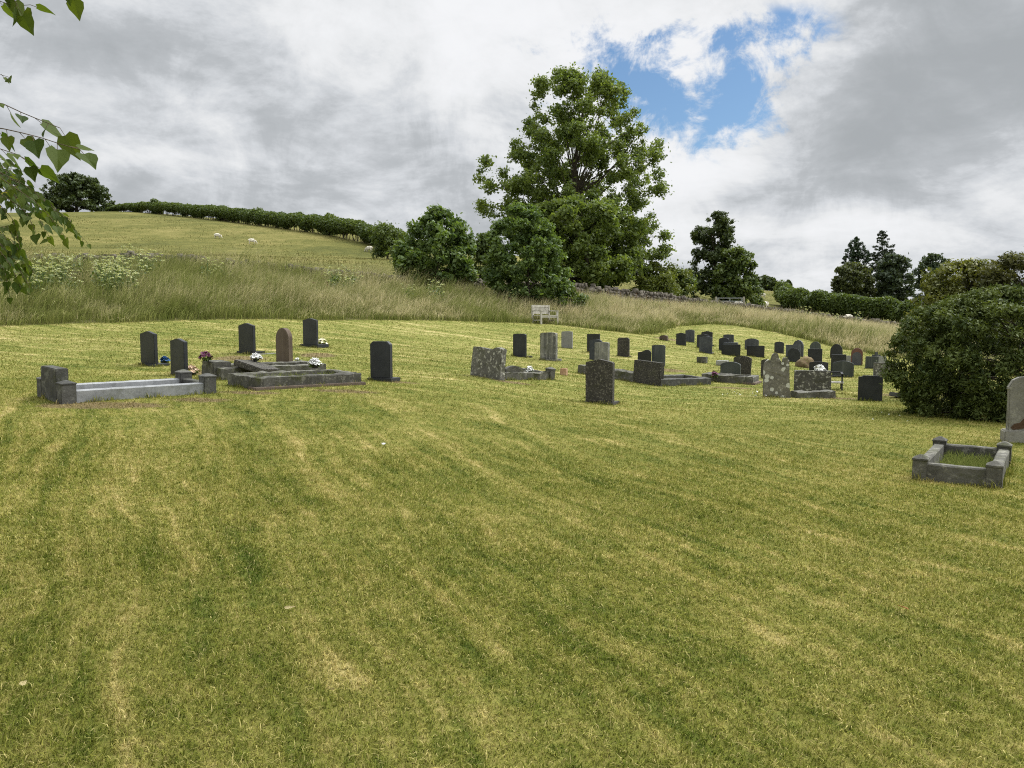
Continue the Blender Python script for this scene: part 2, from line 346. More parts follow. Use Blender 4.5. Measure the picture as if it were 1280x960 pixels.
def plain(name, a, b, scale=8, rough=.6, spec=.3):
    m, t, out = mat(name); p = t.new('ShaderNodeTexCoord').outputs['Object']
    principled(t, out, t.mix(t.ramp(t.noise(p, scale, 5, .65), .3, .7), a, b), rough, bump(t, t.noise(p, scale * 4, 4), .3, .005), spec); return m

M = {}
M['ground'] = build_ground_mat()
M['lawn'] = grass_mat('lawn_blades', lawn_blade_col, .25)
def pasture_col(t):
    return t.mix(attr(t, 'rnd'), (.085, .092, .022), (.22, .195, .07))
M['pasture'] = grass_mat('pasture_blades', pasture_col, .25)
M['meadow'] = grass_mat('meadow_grass', meadow_col, .3)
M['slate'] = stone_mat('slate', (.013, .0145, .016), (.030, .032, .034), 10, rough=.5, spec=.35, bumps=.15)
M['blueslate'] = stone_mat('blue_slate', (.027, .031, .037), (.056, .061, .069), 10, rough=.55, spec=.35, bumps=.2, lichen=.25, lichen_col=(.14, .15, .15), streak=.25)
M['black'] = stone_mat('black_granite', (.009, .010, .012), (.02, .021, .023), 12, rough=.32, spec=.45, bumps=.08)
M['greenslate'] = stone_mat('green_grey_slate', (.034, .041, .038), (.062, .070, .064), 10, rough=.6, streak=.4, lichen_col=(.13, .14, .12))
M['speckled'] = stone_mat('dark_speckled_granite', (.022, .020, .017), (.046, .042, .034), 16, speck=.8, speck_col=(.17, .158, .125), lichen=.25, lichen_col=(.13, .12, .09), moss=.3, rough=.8, bumps=.5)
M['grey'] = stone_mat('weathered_grey_granite', (.08, .08, .072), (.16, .158, .14), 16, lichen=.6, lichen_col=(.34, .33, .28), streak=.7, moss=.5, rough=.9, bumps=.5)
M['pale'] = stone_mat('pale_grey_stone', (.19, .19, .18), (.28, .28, .26), 16, streak=.35, lichen=.25, lichen_col=(.15, .15, .13), rough=.9)
M['lichen'] = stone_mat('lichened_stone', (.07, .066, .055), (.15, .142, .115), 14, lichen=.75, lichen_col=(.36, .345, .28), lichen_scale=13, moss=.6, rough=.95, bumps=.8)
M['crust'] = stone_mat('crusted_stone', (.085, .08, .066), (.17, .16, .13), 14, lichen=.7, lichen_col=(.33, .315, .255), lichen_scale=12, moss=.5, rough=.95, bumps=.8, spots=9)
M['crustblock'] = stone_mat('crusted_block', (.06, .058, .05), (.12, .115, .095), 14, lichen=.95, lichen_col=(.44, .43, .36), lichen_scale=13, moss=.5, rough=.95, bumps=.8)
M['kerb'] = stone_mat('mossy_kerb_stone', (.048, .046, .038), (.11, .106, .088), 14, lichen=.6, lichen_col=(.26, .25, .20), lichen_scale=10, moss=.85, rough=.95, bumps=.8)
M['kerbdark'] = stone_mat('dark_kerb_stone', (.040, .040, .036), (.085, .083, .074), 14, lichen=.45, lichen_col=(.2, .2, .17), moss=.5, rough=.9, bumps=.6)
M['granitekerb'] = stone_mat('pale_granite_kerb', (.165, .17, .172), (.25, .255, .255), 20, moss=.35, lichen=.45, lichen_col=(.13, .13, .12), rough=.55, bumps=.2)
M['brown'] = stone_mat('brown_sandstone', (.085, .062, .045), (.14, .105, .078), 10, streak=.3, lichen_col=(.17, .14, .11), rough=.9)
M['red'] = stone_mat('red_granite', (.085, .036, .026), (.13, .058, .04), 10, rough=.6, streak=.2, lichen_col=(.06, .06, .06))
M['redface'] = stone_mat('grey_granite_face', (.055, .055, .062), (.095, .095, .10), 10, rough=.6)
M['concrete'] = stone_mat('concrete_foot', (.24, .235, .21), (.34, .33, .29), 14, moss=.4, rough=.95)
M['oldstone'] = stone_mat('old_headstone', (.13, .125, .105), (.23, .22, .185), 14, lichen=.5, lichen_col=(.34, .33, .27), lichen_scale=8, moss=.35, rough=.95, bumps=.7)
M['scar'] = stone_mat('flaked_stone', (.055, .032, .018), (.10, .06, .034), 14, rough=1, bumps=1)
M['wall'] = stone_mat('dry_stone', (.055, .046, .035), (.16, .138, .108), 6, lichen=.45, lichen_col=(.27, .25, .20), lichen_scale=3, moss=.5, rough=1, bumps=.8)
M['soil'] = stone_mat('dug_soil', (.085, .058, .03), (.20, .145, .075), 10, rough=1, bumps=1, lichen=.5, lichen_col=(.16, .16, .05))
M['wood'] = plain('weathered_oak', (.30, .28, .23), (.46, .44, .38), 6, .8, .2)
M['iron'] = plain('black_iron', (.012, .012, .013), (.03, .03, .03), 8, .5)
M['steel'] = plain('galvanised_steel', (.34, .36, .38), (.46, .48, .5), 3, .45, .5)
M['bark'] = plain('bark', (.045, .036, .026), (.10, .085, .065), 9, .95, .1)
M['twig'] = plain('twig', (.07, .05, .03), (.13, .10, .06), 20, .8, .2)
M['white'] = plain('white_petals', (.72, .72, .68), (.82, .82, .80), 30, .7)
M['cream'] = plain('cream_petals', (.75, .70, .42), (.82, .80, .66), 30, .7)
M['purple'] = plain('purple_petals', (.07, .018, .045), (.18, .05, .10), 30, .7)
M['blue'] = plain('blue_petals', (.02, .06, .18), (.04, .14, .32), 30, .7)
M['peach'] = plain('peach_petals', (.42, .27, .17), (.58, .44, .31), 30, .7)
M['stem'] = plain('green_stem', (.05, .10, .02), (.09, .14, .035), 20, .7)
M['pot'] = plain('dark_pot', (.015, .015, .015), (.03, .03, .03), 8, .6)
M['terracotta'] = plain('terracotta', (.35, .2, .12), (.48, .32, .2), 8, .9)
M['umbel'] = leaf_mat('umbel_flowers', (.30, .33, .17), (.54, .55, .37), .3)
M['dock'] = leaf_mat('dock_seed', (.11, .045, .025), (.20, .09, .05), .1)
M['wool'] = plain('sheep_wool', (.55, .51, .42), (.72, .68, .58), 5, 1, .1)
M['deadleaf'] = plain('dead_leaf', (.30, .11, .04), (.42, .18, .07), 20, .8)
M['straw'] = plain('dry_twig', (.5, .42, .2), (.62, .54, .3), 20, .8)
M['ash'] = leaf_mat('ash_leaves', (.068, .105, .028), (.19, .24, .066), .38)
M['syc'] = leaf_mat('sycamore_leaves', (.050, .090, .026), (.155, .215, .062), .32)
M['thorn'] = leaf_mat('thorn_leaves', (.050, .078, .023), (.135, .175, .052), .3)
M['darkleaf'] = leaf_mat('dark_leaves', (.032, .050, .018), (.085, .112, .036), .2)
M['yellowleaf'] = leaf_mat('bramble_leaves', (.075, .10, .02), (.17, .20, .045), .3)
M['yew'] = leaf_mat('yew_needles', (.024, .042, .011), (.13, .16, .042), .18, .6, .15)
M['elder'] = leaf_mat('elder_leaves', (.06, .075, .018), (.19, .195, .05), .3, dead=(.45, .43, .25))
M['copper'] = leaf_mat('bronze_leaves', (.04, .046, .015), (.115, .115, .038), .25)
M['conifer'] = leaf_mat('conifer_needles', (.020, .038, .018), (.052, .08, .036), .1)
M['cedar'] = leaf_mat('cedar_needles', (.025, .04, .022), (.062, .08, .045), .1)
M['willow'] = leaf_mat('willow_leaves', (.045, .058, .022), (.10, .115, .042), .3)
M['bluegreen'] = leaf_mat('blue_green_leaves', (.035, .055, .030), (.08, .105, .055), .25)
M['lime'] = leaf_mat('lime_leaves', (.035, .062, .012), (.095, .125, .022), .4, .6, .12, dead=(.30, .27, .03))

# ------------------------------------------------------------------ ground: one sheet to the horizon
def build_ground():
    az = np.concatenate([np.linspace(-180, -42, 60, endpoint=False), np.linspace(-42, 42, 300, endpoint=False), np.linspace(42, 180, 60, endpoint=False)])
    rr = np.concatenate([np.linspace(.4, 60, 230), np.geomspace(60.5, 420, 110), np.geomspace(440, 3500, 16)])
    A, RR = np.meshgrid(np.radians(az), rr); x = (np.sin(A) * RR).ravel(); y = (np.cos(A) * RR).ravel()
    z = ground(x, y)
    n = len(az); i = np.arange(len(rr) - 1)[:, None] * n; j = np.arange(n)[None]; j2 = (j + 1) % n
    Q = np.stack([i + j, i + j2, i + n + j2, i + n + j], -1).reshape(-1, 4)[:, ::-1]
    V = np.c_[x, y, z]; V = np.r_[V, [[0, 0, gz(0, 0)]]]
    r = np.hypot(x, y); front = np.abs(np.arctan2(x, y)) < R(75)
    zone = np.where(front, np.clip((r - edge_r(x, y)) / 1.0 + .5, 0, 1), 0) + np.where(front, np.clip((r - wall_r(x, y)) / 2.0, 0, 1), 0)
    zone = np.r_[zone, 0]
    me = np_mesh('ground', V, Q, {'zone': zone}, 4, True)
    # fan closing the middle
    bm = bmesh.new(); bm.from_mesh(me); bm.verts.ensure_lookup_table(); c = len(bm.verts) - 1
    for k in range(n): bm.faces.new((bm.verts[c], bm.verts[(k + 1) % n], bm.verts[k]))
    bm.normal_update(); bm.to_mesh(me); bm.free()
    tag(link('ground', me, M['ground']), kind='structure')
build_ground()

# ------------------------------------------------------------------ grass
def blades(P, head, lean, L, w, segs, rn, curve=.35):
    """many grass blades as one set of triangles; head = compass of the lean, lean = how far over"""
    n = len(P); hx, hy = np.sin(head), np.cos(head); wx, wy = hy, -hx
    tw = rng.uniform(-1.2, 1.2, n); wx2 = wx * np.cos(tw) + hx * np.sin(tw); wy2 = wy * np.cos(tw) + hy * np.sin(tw)
    rows, T, ts = [], [], []
    nv = 2 * segs + 1
    for s in range(segs + 1):
        q = s / segs; a = lean * (q + curve * q * q) / (1 + curve)
        off = L * q; dx = off * np.sin(a); dz = off * np.cos(a); hw = w * .5 * (1 - q) ** .6
        c = P + np.c_[hx * dx, hy * dx, dz]
        if s < segs:
            rows += [c - np.c_[wx2 * hw, wy2 * hw, 0 * hw], c + np.c_[wx2 * hw, wy2 * hw, 0 * hw]]; ts += [q, q]
        else: rows.append(c); ts.append(1.0)
    V = np.stack(rows, 1).reshape(-1, 3)
    b = []
    for s in range(segs):
        a0 = 2 * s
        if s < segs - 1: b += [(a0, a0 + 1, a0 + 3), (a0, a0 + 3, a0 + 2)]
        else: b += [(a0, a0 + 1, a0 + 2)]
    T = (np.arange(n)[:, None, None] * nv + np.array(b)[None]).reshape(-1, 3)
    return V, T, np.tile(ts, n), np.repeat(rn, nv)
def merge(parts):
    V, T, a, b, k = [], [], [], [], 0
    for v, t, x, y in parts: V.append(v); T.append(t + k); a.append(x); b.append(y); k += len(v)
    return np.concatenate(V), np.concatenate(T), np.concatenate(a), np.concatenate(b)
FOOT = []        # footprints of stones, kept free of grass: (x, y, radius)
def scatter_view(y0, y1, dens, margin=1.08, spread=None):
    n = int(.5 * (y1 ** 2 - y0 ** 2) * 2 * .653 * margin * dens)
    Y = np.sqrt(rng.uniform(y0 ** 2, y1 ** 2, n)); X = rng.uniform(-1, 1, n) * .653 * margin * Y
    return X, Y
def build_lawn():
    parts = []
    for y0, y1, dens, L, w, segs in ((2.2, 4.5, 10500, .034, .0044, 2), (4.5, 8, 5600, .037, .0056, 2), (8, 14, 2000, .040, .0085, 1), (14, 24, 620, .046, .014, 1), (24, 48, 130, .052, .026, 1)):
        X, Y = scatter_view(y0 * .82, y1 * 1.2, dens)
        ok = (rng.random(len(X)) < np.clip((Y - y0 * .82) / (y0 * .36), 0, 1) * np.clip((y1 * 1.2 - Y) / (y1 * .4), 0, 1)) & (np.hypot(X, Y) < edge_r(X, Y) + .2); X, Y = X[ok], Y[ok]
        # tufts: gather part of the blades together
        g = 0.045 + .012 * rng.standard_normal(len(X)); 
        n = len(X); P = np.c_[X, Y, ground(X, Y) - .003]
        flow = R(150) + .9 * np.sin(X * .9 + 1.3 * np.sin(Y * .6)) + .7 * np.sin(Y * 1.7 + X * .5)
        head = np.where(rng.random(n) < .6, flow + rng.normal(0, .8, n), rng.uniform(0, 6.28, n))
        hs = .62 + .38 * np.sin(X * 2.1 + 2 * np.sin(Y * 1.3)) * np.sin(Y * 2.7 + 1.4 * np.sin(X * 1.9)) 
        Ls = L * rng.uniform(.55, 1.45, n) * (.75 + .5 * hs)
        parts.append(blades(P, head, np.clip(rng.normal(1.0, .3, n), .15, 1.5), Ls, w * rng.uniform(.6, 1.3, n), segs, rng.random(n)))
    for (x0, y0, x1, y1) in FOOT:                             # longer grass the mower leaves along stones and kerbs
        l = math.hypot(x1 - x0, y1 - y0); n = int(l * 130) + 4; q = rng.random(n); nx, ny = -(y1 - y0) / max(l, .01), (x1 - x0) / max(l, .01); o = np.abs(rng.normal(0, .035, n)) + .005
        X = x0 + (x1 - x0) * q + nx * o; Y = y0 + (y1 - y0) * q + ny * o; cl = .6 + .5 * np.sin(q * l * 9 + x0 * 7)
        parts.append(blades(np.c_[X, Y, ground(X, Y) - .005], rng.uniform(0, 6.28, n), np.clip(rng.normal(.55, .3, n), .05, 1.3), .085 * cl * rng.uniform(.5, 1.4, n), .011 * rng.uniform(.6, 1.4, n), 2, rng.random(n)))
    V, T, t, r = merge(parts)
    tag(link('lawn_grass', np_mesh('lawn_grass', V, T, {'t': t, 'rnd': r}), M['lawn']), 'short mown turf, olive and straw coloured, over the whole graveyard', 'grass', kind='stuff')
def build_meadow():
    """clumps of tall grass, each leaning its own way, with seed stems standing above"""
    parts = []
    def place(n, pw):
        a = rng.uniform(R(-37), R(35), n); r0 = np.interp(a, E_az, E_r, left=E_r[0], right=E_r[-1]); r1 = np.interp(a, W_az, W_r, left=W_r[0], right=W_r[-1])
        r = r0 + (r1 - .3 - r0) * rng.random(n) ** pw
        keep = (r1 > r0 + 1) & (rng.random(n) < np.clip(r / 52, .2, 1) * np.clip((r1 - r0) / 16, .3, 1)); return a[keep], r[keep], r0[keep], r1[keep]
    a, r, r0, r1 = place(15000, 1.15); m = len(a); X, Y = np.sin(a) * r, np.cos(a) * r
    near = np.clip((r - r0) / 2.2, 0, 1); big = .5 + .5 * np.sin(X * .55 + 1.7 * np.sin(Y * .4)) * np.sin(Y * .6 + 1.1 * np.sin(X * .5))
    tall = 1 + .45 * np.clip(1 - (r1 - r) / 6, 0, 1) * np.clip(-(X - 2) / 6, 0, 1)
    tall = tall * (1 + .22 * np.clip((-X - 3) / 8, 0, 1))
    tall = tall * (1 - .5 * np.clip(1 - (r1 - r) / 5, 0, 1) * np.clip((X - 3) / 4, 0, 1))
    CL = tall * (.42 + .46 * near) * rng.uniform(.6, 1.3, m) * (.75 + .5 * big); crn = rng.random(m); chead = R(80) + rng.normal(0, .7, m); clean = np.clip(rng.normal(.55, .22, m), .1, 1.1); cw = rng.random(m)
    k = 22; idx = np.repeat(np.arange(m), k); n = len(idx)
    sp = .10 + .16 * cw[idx]; P = np.c_[X[idx] + rng.normal(0, 1, n) * sp, Y[idx] + rng.normal(0, 1, n) * sp, np.zeros(n)]
    P[:, 2] = ground(P[:, 0], P[:, 1]) - .02
    L = CL[idx] * rng.uniform(.6, 1.15, n); rn = np.clip(.6 * crn[idx] + .4 * rng.random(n), 0, 1)
    parts.append(blades(P, chead[idx] + rng.normal(0, .55, n), np.clip(clean[idx] + rng.normal(0, .2, n), .03, 1.4), L, .020 * rng.uniform(.6, 1.5, n) * np.clip(r[idx] / 34, .6, 1.5), 3, rn, .9))
    a, r, r0, r1 = place(52000, 1.0); m = len(a); X, Y = np.sin(a) * r, np.cos(a) * r; near = np.clip((r - r0) / 2.0, .35, 1)
    dens = .5 + .5 * np.sin(X * .43 + 2.1 * np.sin(Y * .3)) * np.sin(Y * .5 + X * .2) + .3 * np.clip((X + 4) / 14, -1, 1); ok = rng.random(m) < np.clip(dens, .12, 1); X, Y, r, near = X[ok], Y[ok], r[ok], near[ok]; m = len(X)
    v, t, tt, q = blades(np.c_[X, Y, ground(X, Y)], R(80) + rng.normal(0, .6, m), np.clip(rng.normal(.38, .2, m), .02, 1), near * rng.uniform(.75, 1.2, m) * (1 - .5 * np.clip((X - 3) / 4, 0, 1) * np.clip(1 - (wall_r(X, Y) - r) / 5, 0, 1)), .016 * np.clip(r / 34, .7, 1.5), 3, rng.uniform(.4, 1, m), 1.0)
    parts.append((v, t, np.clip(tt * .7 + .55, 0, 1.2), q))
    V, T, t, r = merge(parts)
    tag(link('meadow_grass', np_mesh('meadow_grass', V, T, {'t': t, 'rnd': r}), M['meadow']), 'tall uncut meadow grass gone to seed on the bank', 'grass', kind='stuff')
def field_tufts():
    n = 60000
    a = rng.uniform(R(-36), R(34), n); r1 = np.interp(a, W_az, W_r, left=W_r[0], right=W_r[-1]); r = r1 + .6 + 150 * rng.random(n) ** 1.7
    X, Y = np.sin(a) * r, np.cos(a) * r; n = len(X)
    L = (.12 + .10 * np.sin(X * .3) * np.sin(Y * .23)) * rng.uniform(.6, 1.6, n) 
    V, T, t, q = blades(np.c_[X, Y, ground(X, Y) - .02], rng.uniform(0, 6.28, n), rng.uniform(.1, .8, n), L, .05 * np.clip(r / 60, .6, 3), 1, rng.random(n) * .9)
    tag(link('pasture_grass', np_mesh('pasture_grass', V, T, {'t': t * .5 + .2, 'rnd': q}), M['pasture']), 'rough grazed pasture grass beyond the wall', 'grass', kind='stuff')
# ------------------------------------------------------------------ foliage and trees
def leaf_quads(P, size, rn, nrm=None, aspect=.55, upbias=.4):
    """one folded leaf (or spray of leaves) at each point"""
    n = len(P); d = rng.standard_normal((n, 3)); d[:, 2] += -.15; d /= np.linalg.norm(d, axis=1)[:, None]
    u = rng.standard_normal((n, 3)); u[:, 2] += upbias * 2
    if nrm is not None: u = u * .55 + nrm
    s = np.cross(d, u); s /= np.maximum(np.linalg.norm(s, axis=1), 1e-6)[:, None]; up = np.cross(s, d)
    size = np.asarray(size)[:, None] if np.ndim(size) else size
    a = P - d * size * .5; b = P + d * size * .5; w = size * aspect * .5; mid = P + up * size * .10 - d * size * .05
    V = np.stack([a, mid + s * w, b, mid - s * w], 1).reshape(-1, 3)
    i = np.arange(n)[:, None] * 4; Q = (i + np.arange(4)[None])
    return V, Q, np.repeat(rn, 4)
def tube_np(path, radii, k=6):
    """tapered tube along a path"""
    path = np.asarray(path, float); n = len(path); V = []
    for i in range(n):
        d = path[min(i + 1, n - 1)] - path[max(i - 1, 0)]; d /= np.linalg.norm(d) + 1e-9
        a = np.cross(d, [0.3, .9, .1]) if abs(d[1]) < .9 else np.cross(d, [1, 0, 0]); a /= np.linalg.norm(a); b = np.cross(d, a)
        for j in range(k):
            t = 2 * math.pi * j / k; V.append(path[i] + radii[i] * (a * math.cos(t) + b * math.sin(t)))
    Q = [(i * k + j, i * k + (j + 1) % k, (i + 1) * k + (j + 1) % k, (i + 1) * k + j) for i in range(n - 1) for j in range(k)]
    return np.array(V), np.array(Q)
def join_np(parts):
    V, Q, k = [], [], 0
    for v, q in parts: V.append(v); Q.append(q + k); k += len(v)
    return np.concatenate(V), np.concatenate(Q)
def limb(p0, p1, r0, r1, sag=.12, n=6):
    p0 = np.asarray(p0, float); p1 = np.asarray(p1, float); L = np.linalg.norm(p1 - p0)
    t = np.linspace(0, 1, n)[:, None]; path = p0 + (p1 - p0) * t + np.array([0, 0, 1]) * (np.sin(t * math.pi) * L * sag) + np.sin(t * math.pi) * rng.normal(0, .05, 3) * L
    return tube_np(path, np.linspace(r0, r1, n), 5)
def crown_shape(rows, Y, sx=1.0, depth=1.0):
    """outline rows (picture row, first column, last column) turned into real widths at distance Y: (height, centre x, half width)"""
    out = []
    for v, a, b in rows:
        p, q = pix(a, v, Y), pix(b, v, Y); out.append((p[2], (p[0] + q[0]) / 2, (q[0] - p[0]) / 2))
    return np.array(sorted(out))
def tree(name, label, cat, rows, Y, nclump, nleaf, lsize, crad, leaf, group=None, depth=.95, shell=.5, trunk_r=.3, limbs=26, trunk_u=None, aspect=.55, flat=.75, droop=0.0, outlier=.03, top=.86, gap=0.0, sub=1, loose=.06):
    sh = crown_shape(rows, Y); z0, z1 = sh[0, 0], sh[-1, 0]
    cx0 = sh[:, 1].mean() if trunk_u is None else (trunk_u - 640) / F * Y
    gzv = gz(cx0, Y); root = empty(name, (cx0, Y, gzv), label, cat, group); base = np.array([cx0, Y, gzv])
    # clump centres through the crown, mostly towards its outside
    zz = np.linspace(z0, z1, 60); hw = np.interp(zz, sh[:, 0], sh[:, 2]); pr = (hw + .25 * hw.max()) ; pr /= pr.sum()
    C = []; mains = max(5, int(nclump / sub))
    def pick(k):
        out = []
        while len(out) < k:
            z = rng.choice(zz, p=pr) + rng.normal(0, (z1 - z0) / 120); w = np.interp(z, sh[:, 0], sh[:, 2]); c = np.interp(z, sh[:, 0], sh[:, 1])
            t = rng.uniform(0, 2 * math.pi); q = rng.random() ** shell; q = min(q, max(.05, 1 - crad * .5 / max(w, .01)))
            if rng.random() < outlier: q *= 1.06
            out.append((c + w * q * math.cos(t), Y + w * depth * q * math.sin(t), min(z, z1 - crad * .35)))
        return np.array(out)
    if sub > 1:                                                # boughs, each carrying several sprays
        mm = pick(mains); br = crad * sub ** .42
        C = np.repeat(mm, int(round(sub)), 0); C = C + rng.standard_normal(C.shape) * br * [.5, .5, .36]
        hwz = np.interp(C[:, 2], sh[:, 0], sh[:, 2]); cz = np.interp(C[:, 2], sh[:, 0], sh[:, 1]); ex = np.hypot(C[:, 0] - cz, (C[:, 1] - Y) / depth) / np.maximum(hwz, .05)
        f = np.where(ex > 1.02, 1.02 / np.maximum(ex, 1e-6), 1); C[:, 0] = cz + (C[:, 0] - cz) * f; C[:, 1] = Y + (C[:, 1] - Y) * f; C[:, 2] = np.clip(C[:, 2], z0 - crad, z1 - crad * .3)
        nclump = len(C)
    else: C = pick(nclump)
    C = np.array(C); rad = crad * rng.uniform(.6, 1.35, nclump) * np.clip(np.interp(C[:, 2], sh[:, 0], sh[:, 2]) / (1.1 * crad), .4, 1); tone = rng.random(nclump)
    idx = rng.choice(nclump, nleaf, p=rad ** 2 / (rad ** 2).sum())
    g = rng.standard_normal((nleaf, 3)); g /= np.linalg.norm(g, axis=1)[:, None]; g *= (rng.random(nleaf) ** .58)[:, None]
    nrm = g * .8 + [0, 0, .35]
    Pp = C[idx] + g * rad[idx][:, None] * [1, 1, flat]; Pp[:, 2] -= droop * rng.random(nleaf) * rad[idx]
    fr = rng.random(nleaf) < loose; Pp[fr] += rng.standard_normal((int(fr.sum()), 3)) * crad * [.5, .5, .4]
    Vq = leaf_quads(Pp - base, lsize * rng.uniform(.6, 1.4, nleaf), np.clip(.55 * tone[idx] + .45 * rng.random(nleaf), 0, 1), nrm, aspect)
    link('crown', np_mesh('crown', Vq[0], Vq[1], {'rnd': Vq[2]}, 4), leaf, root)
    # trunk and limbs
    ztop = z0 + (z1 - z0) * top
    n = 9; tz = np.linspace(gzv - .3, ztop, n); tx = cx0 + (np.interp(tz, sh[:, 0], sh[:, 1]) - cx0) * np.clip((tz - gzv) / (ztop - gzv), 0, 1) ** 1.5 + rng.normal(0, .02, n) * (ztop - gzv) * .3
    path = np.c_[tx, np.full(n, Y) + rng.normal(0, .02, n), tz]; rads = trunk_r * np.linspace(1, .12, n); rads[0] *= 1.35
    parts = [tube_np(path - base, rads, 9)]
    for i in rng.choice(nclump, min(limbs, nclump), replace=False):
        zt = gzv + (C[i][2] - gzv) * rng.uniform(.4, .9); zt = min(zt, ztop); s = np.array([np.interp(zt, tz, tx), Y, zt])
        r0 = max(.012, np.interp(zt, tz, rads) * .30)
        parts.append(limb(s - base, C[i] - base, r0, r0 * .2, rng.uniform(-.02, .12)))
    V, Q = join_np(parts); link('trunk', np_mesh('trunk', V, Q, None, 4, True), M['bark'], root)
    return root
def hedge(name, label, pts, hts, width, nleaf, lsize, leaf, gapbase=.25, group=None, stems=60, cat='hedge', rough=.22):
    """hedge along pts [(x, y)], heights hts"""
    pts = np.array(pts, float); seg = np.r_[0, np.cumsum(np.hypot(*np.diff(pts, axis=0).T))]; L = seg[-1]
    root = empty(name, (pts[0][0], pts[0][1], gz(*pts[0])), label, cat, group); base = np.array(root.location)
    s = rng.random(nleaf) * L; x = np.interp(s, seg, pts[:, 0]); y = np.interp(s, seg, pts[:, 1]); h = np.interp(s, seg, hts)
    ph = rng.uniform(0, 6, 6)
    kn = np.arange(0, L + 6, .9); ra, rb, rc = rng.normal(0, 1, (3, len(kn))); w1 = np.interp(s, kn, ra); w2 = np.interp(s, kn * 3.1, rb); w3 = np.interp(s, kn * .45 % 1e9, rc)
    h = h * (1 + rough * (.45 * w1 + .55 * w2 + .35 * w3))
    t = rng.uniform(0, 2 * math.pi, nleaf); q = rng.random(nleaf) ** .4
    lump = 1 + .10 * w1 * np.sin(t * 2 + ph[3]) + .08 * w3 * np.cos(t * 3)
    low = gapbase * np.clip(1 + .5 * w2 + .5 * w1, .1, 2)
    a = np.cos(t) * q * width * .5 * lump; b = low + (1 - low) * (.5 + .5 * np.sin(t) * q * lump)
    tx = np.interp(s + .5, seg, pts[:, 0]) - np.interp(s - .5, seg, pts[:, 0]); ty = np.interp(s + .5, seg, pts[:, 1]) - np.interp(s - .5, seg, pts[:, 1]); l = np.hypot(tx, ty) + 1e-6
    X = x - ty / l * a; Yy = y + tx / l * a; Z = ground(x, y) + b * h
    tone = np.clip(.5 + .3 * w2 + .2 * w3, 0, 1)
    V = leaf_quads(np.c_[X, Yy, Z] - base, lsize * rng.uniform(.6, 1.4, nleaf), np.clip(.4 * tone + .6 * rng.random(nleaf), 0, 1), np.c_[-np.sign(a) * 0, a * 0, .4 + 0 * a], .6)
    link('foliage', np_mesh('foliage', V[0], V[1], {'rnd': V[2]}, 4), leaf, root)
    parts = []
    for k in range(stems):
        s0 = rng.random() * L; p = np.array([np.interp(s0, seg, pts[:, 0]) + rng.normal(0, .2), np.interp(s0, seg, pts[:, 1]) + rng.normal(0, .2), 0]); p[2] = gz(p[0], p[1]) - .1; hh = np.interp(s0, seg, hts)
        parts.append(limb(p - base, p - base + [rng.normal(0, .35), rng.normal(0, .35), hh * .8], .06, .02, 0, 4))
    V, Q = join_np(parts); link('stems', np_mesh('stems', V, Q, None, 4), M['bark'], root)['kind'] = 'stuff'
    return root

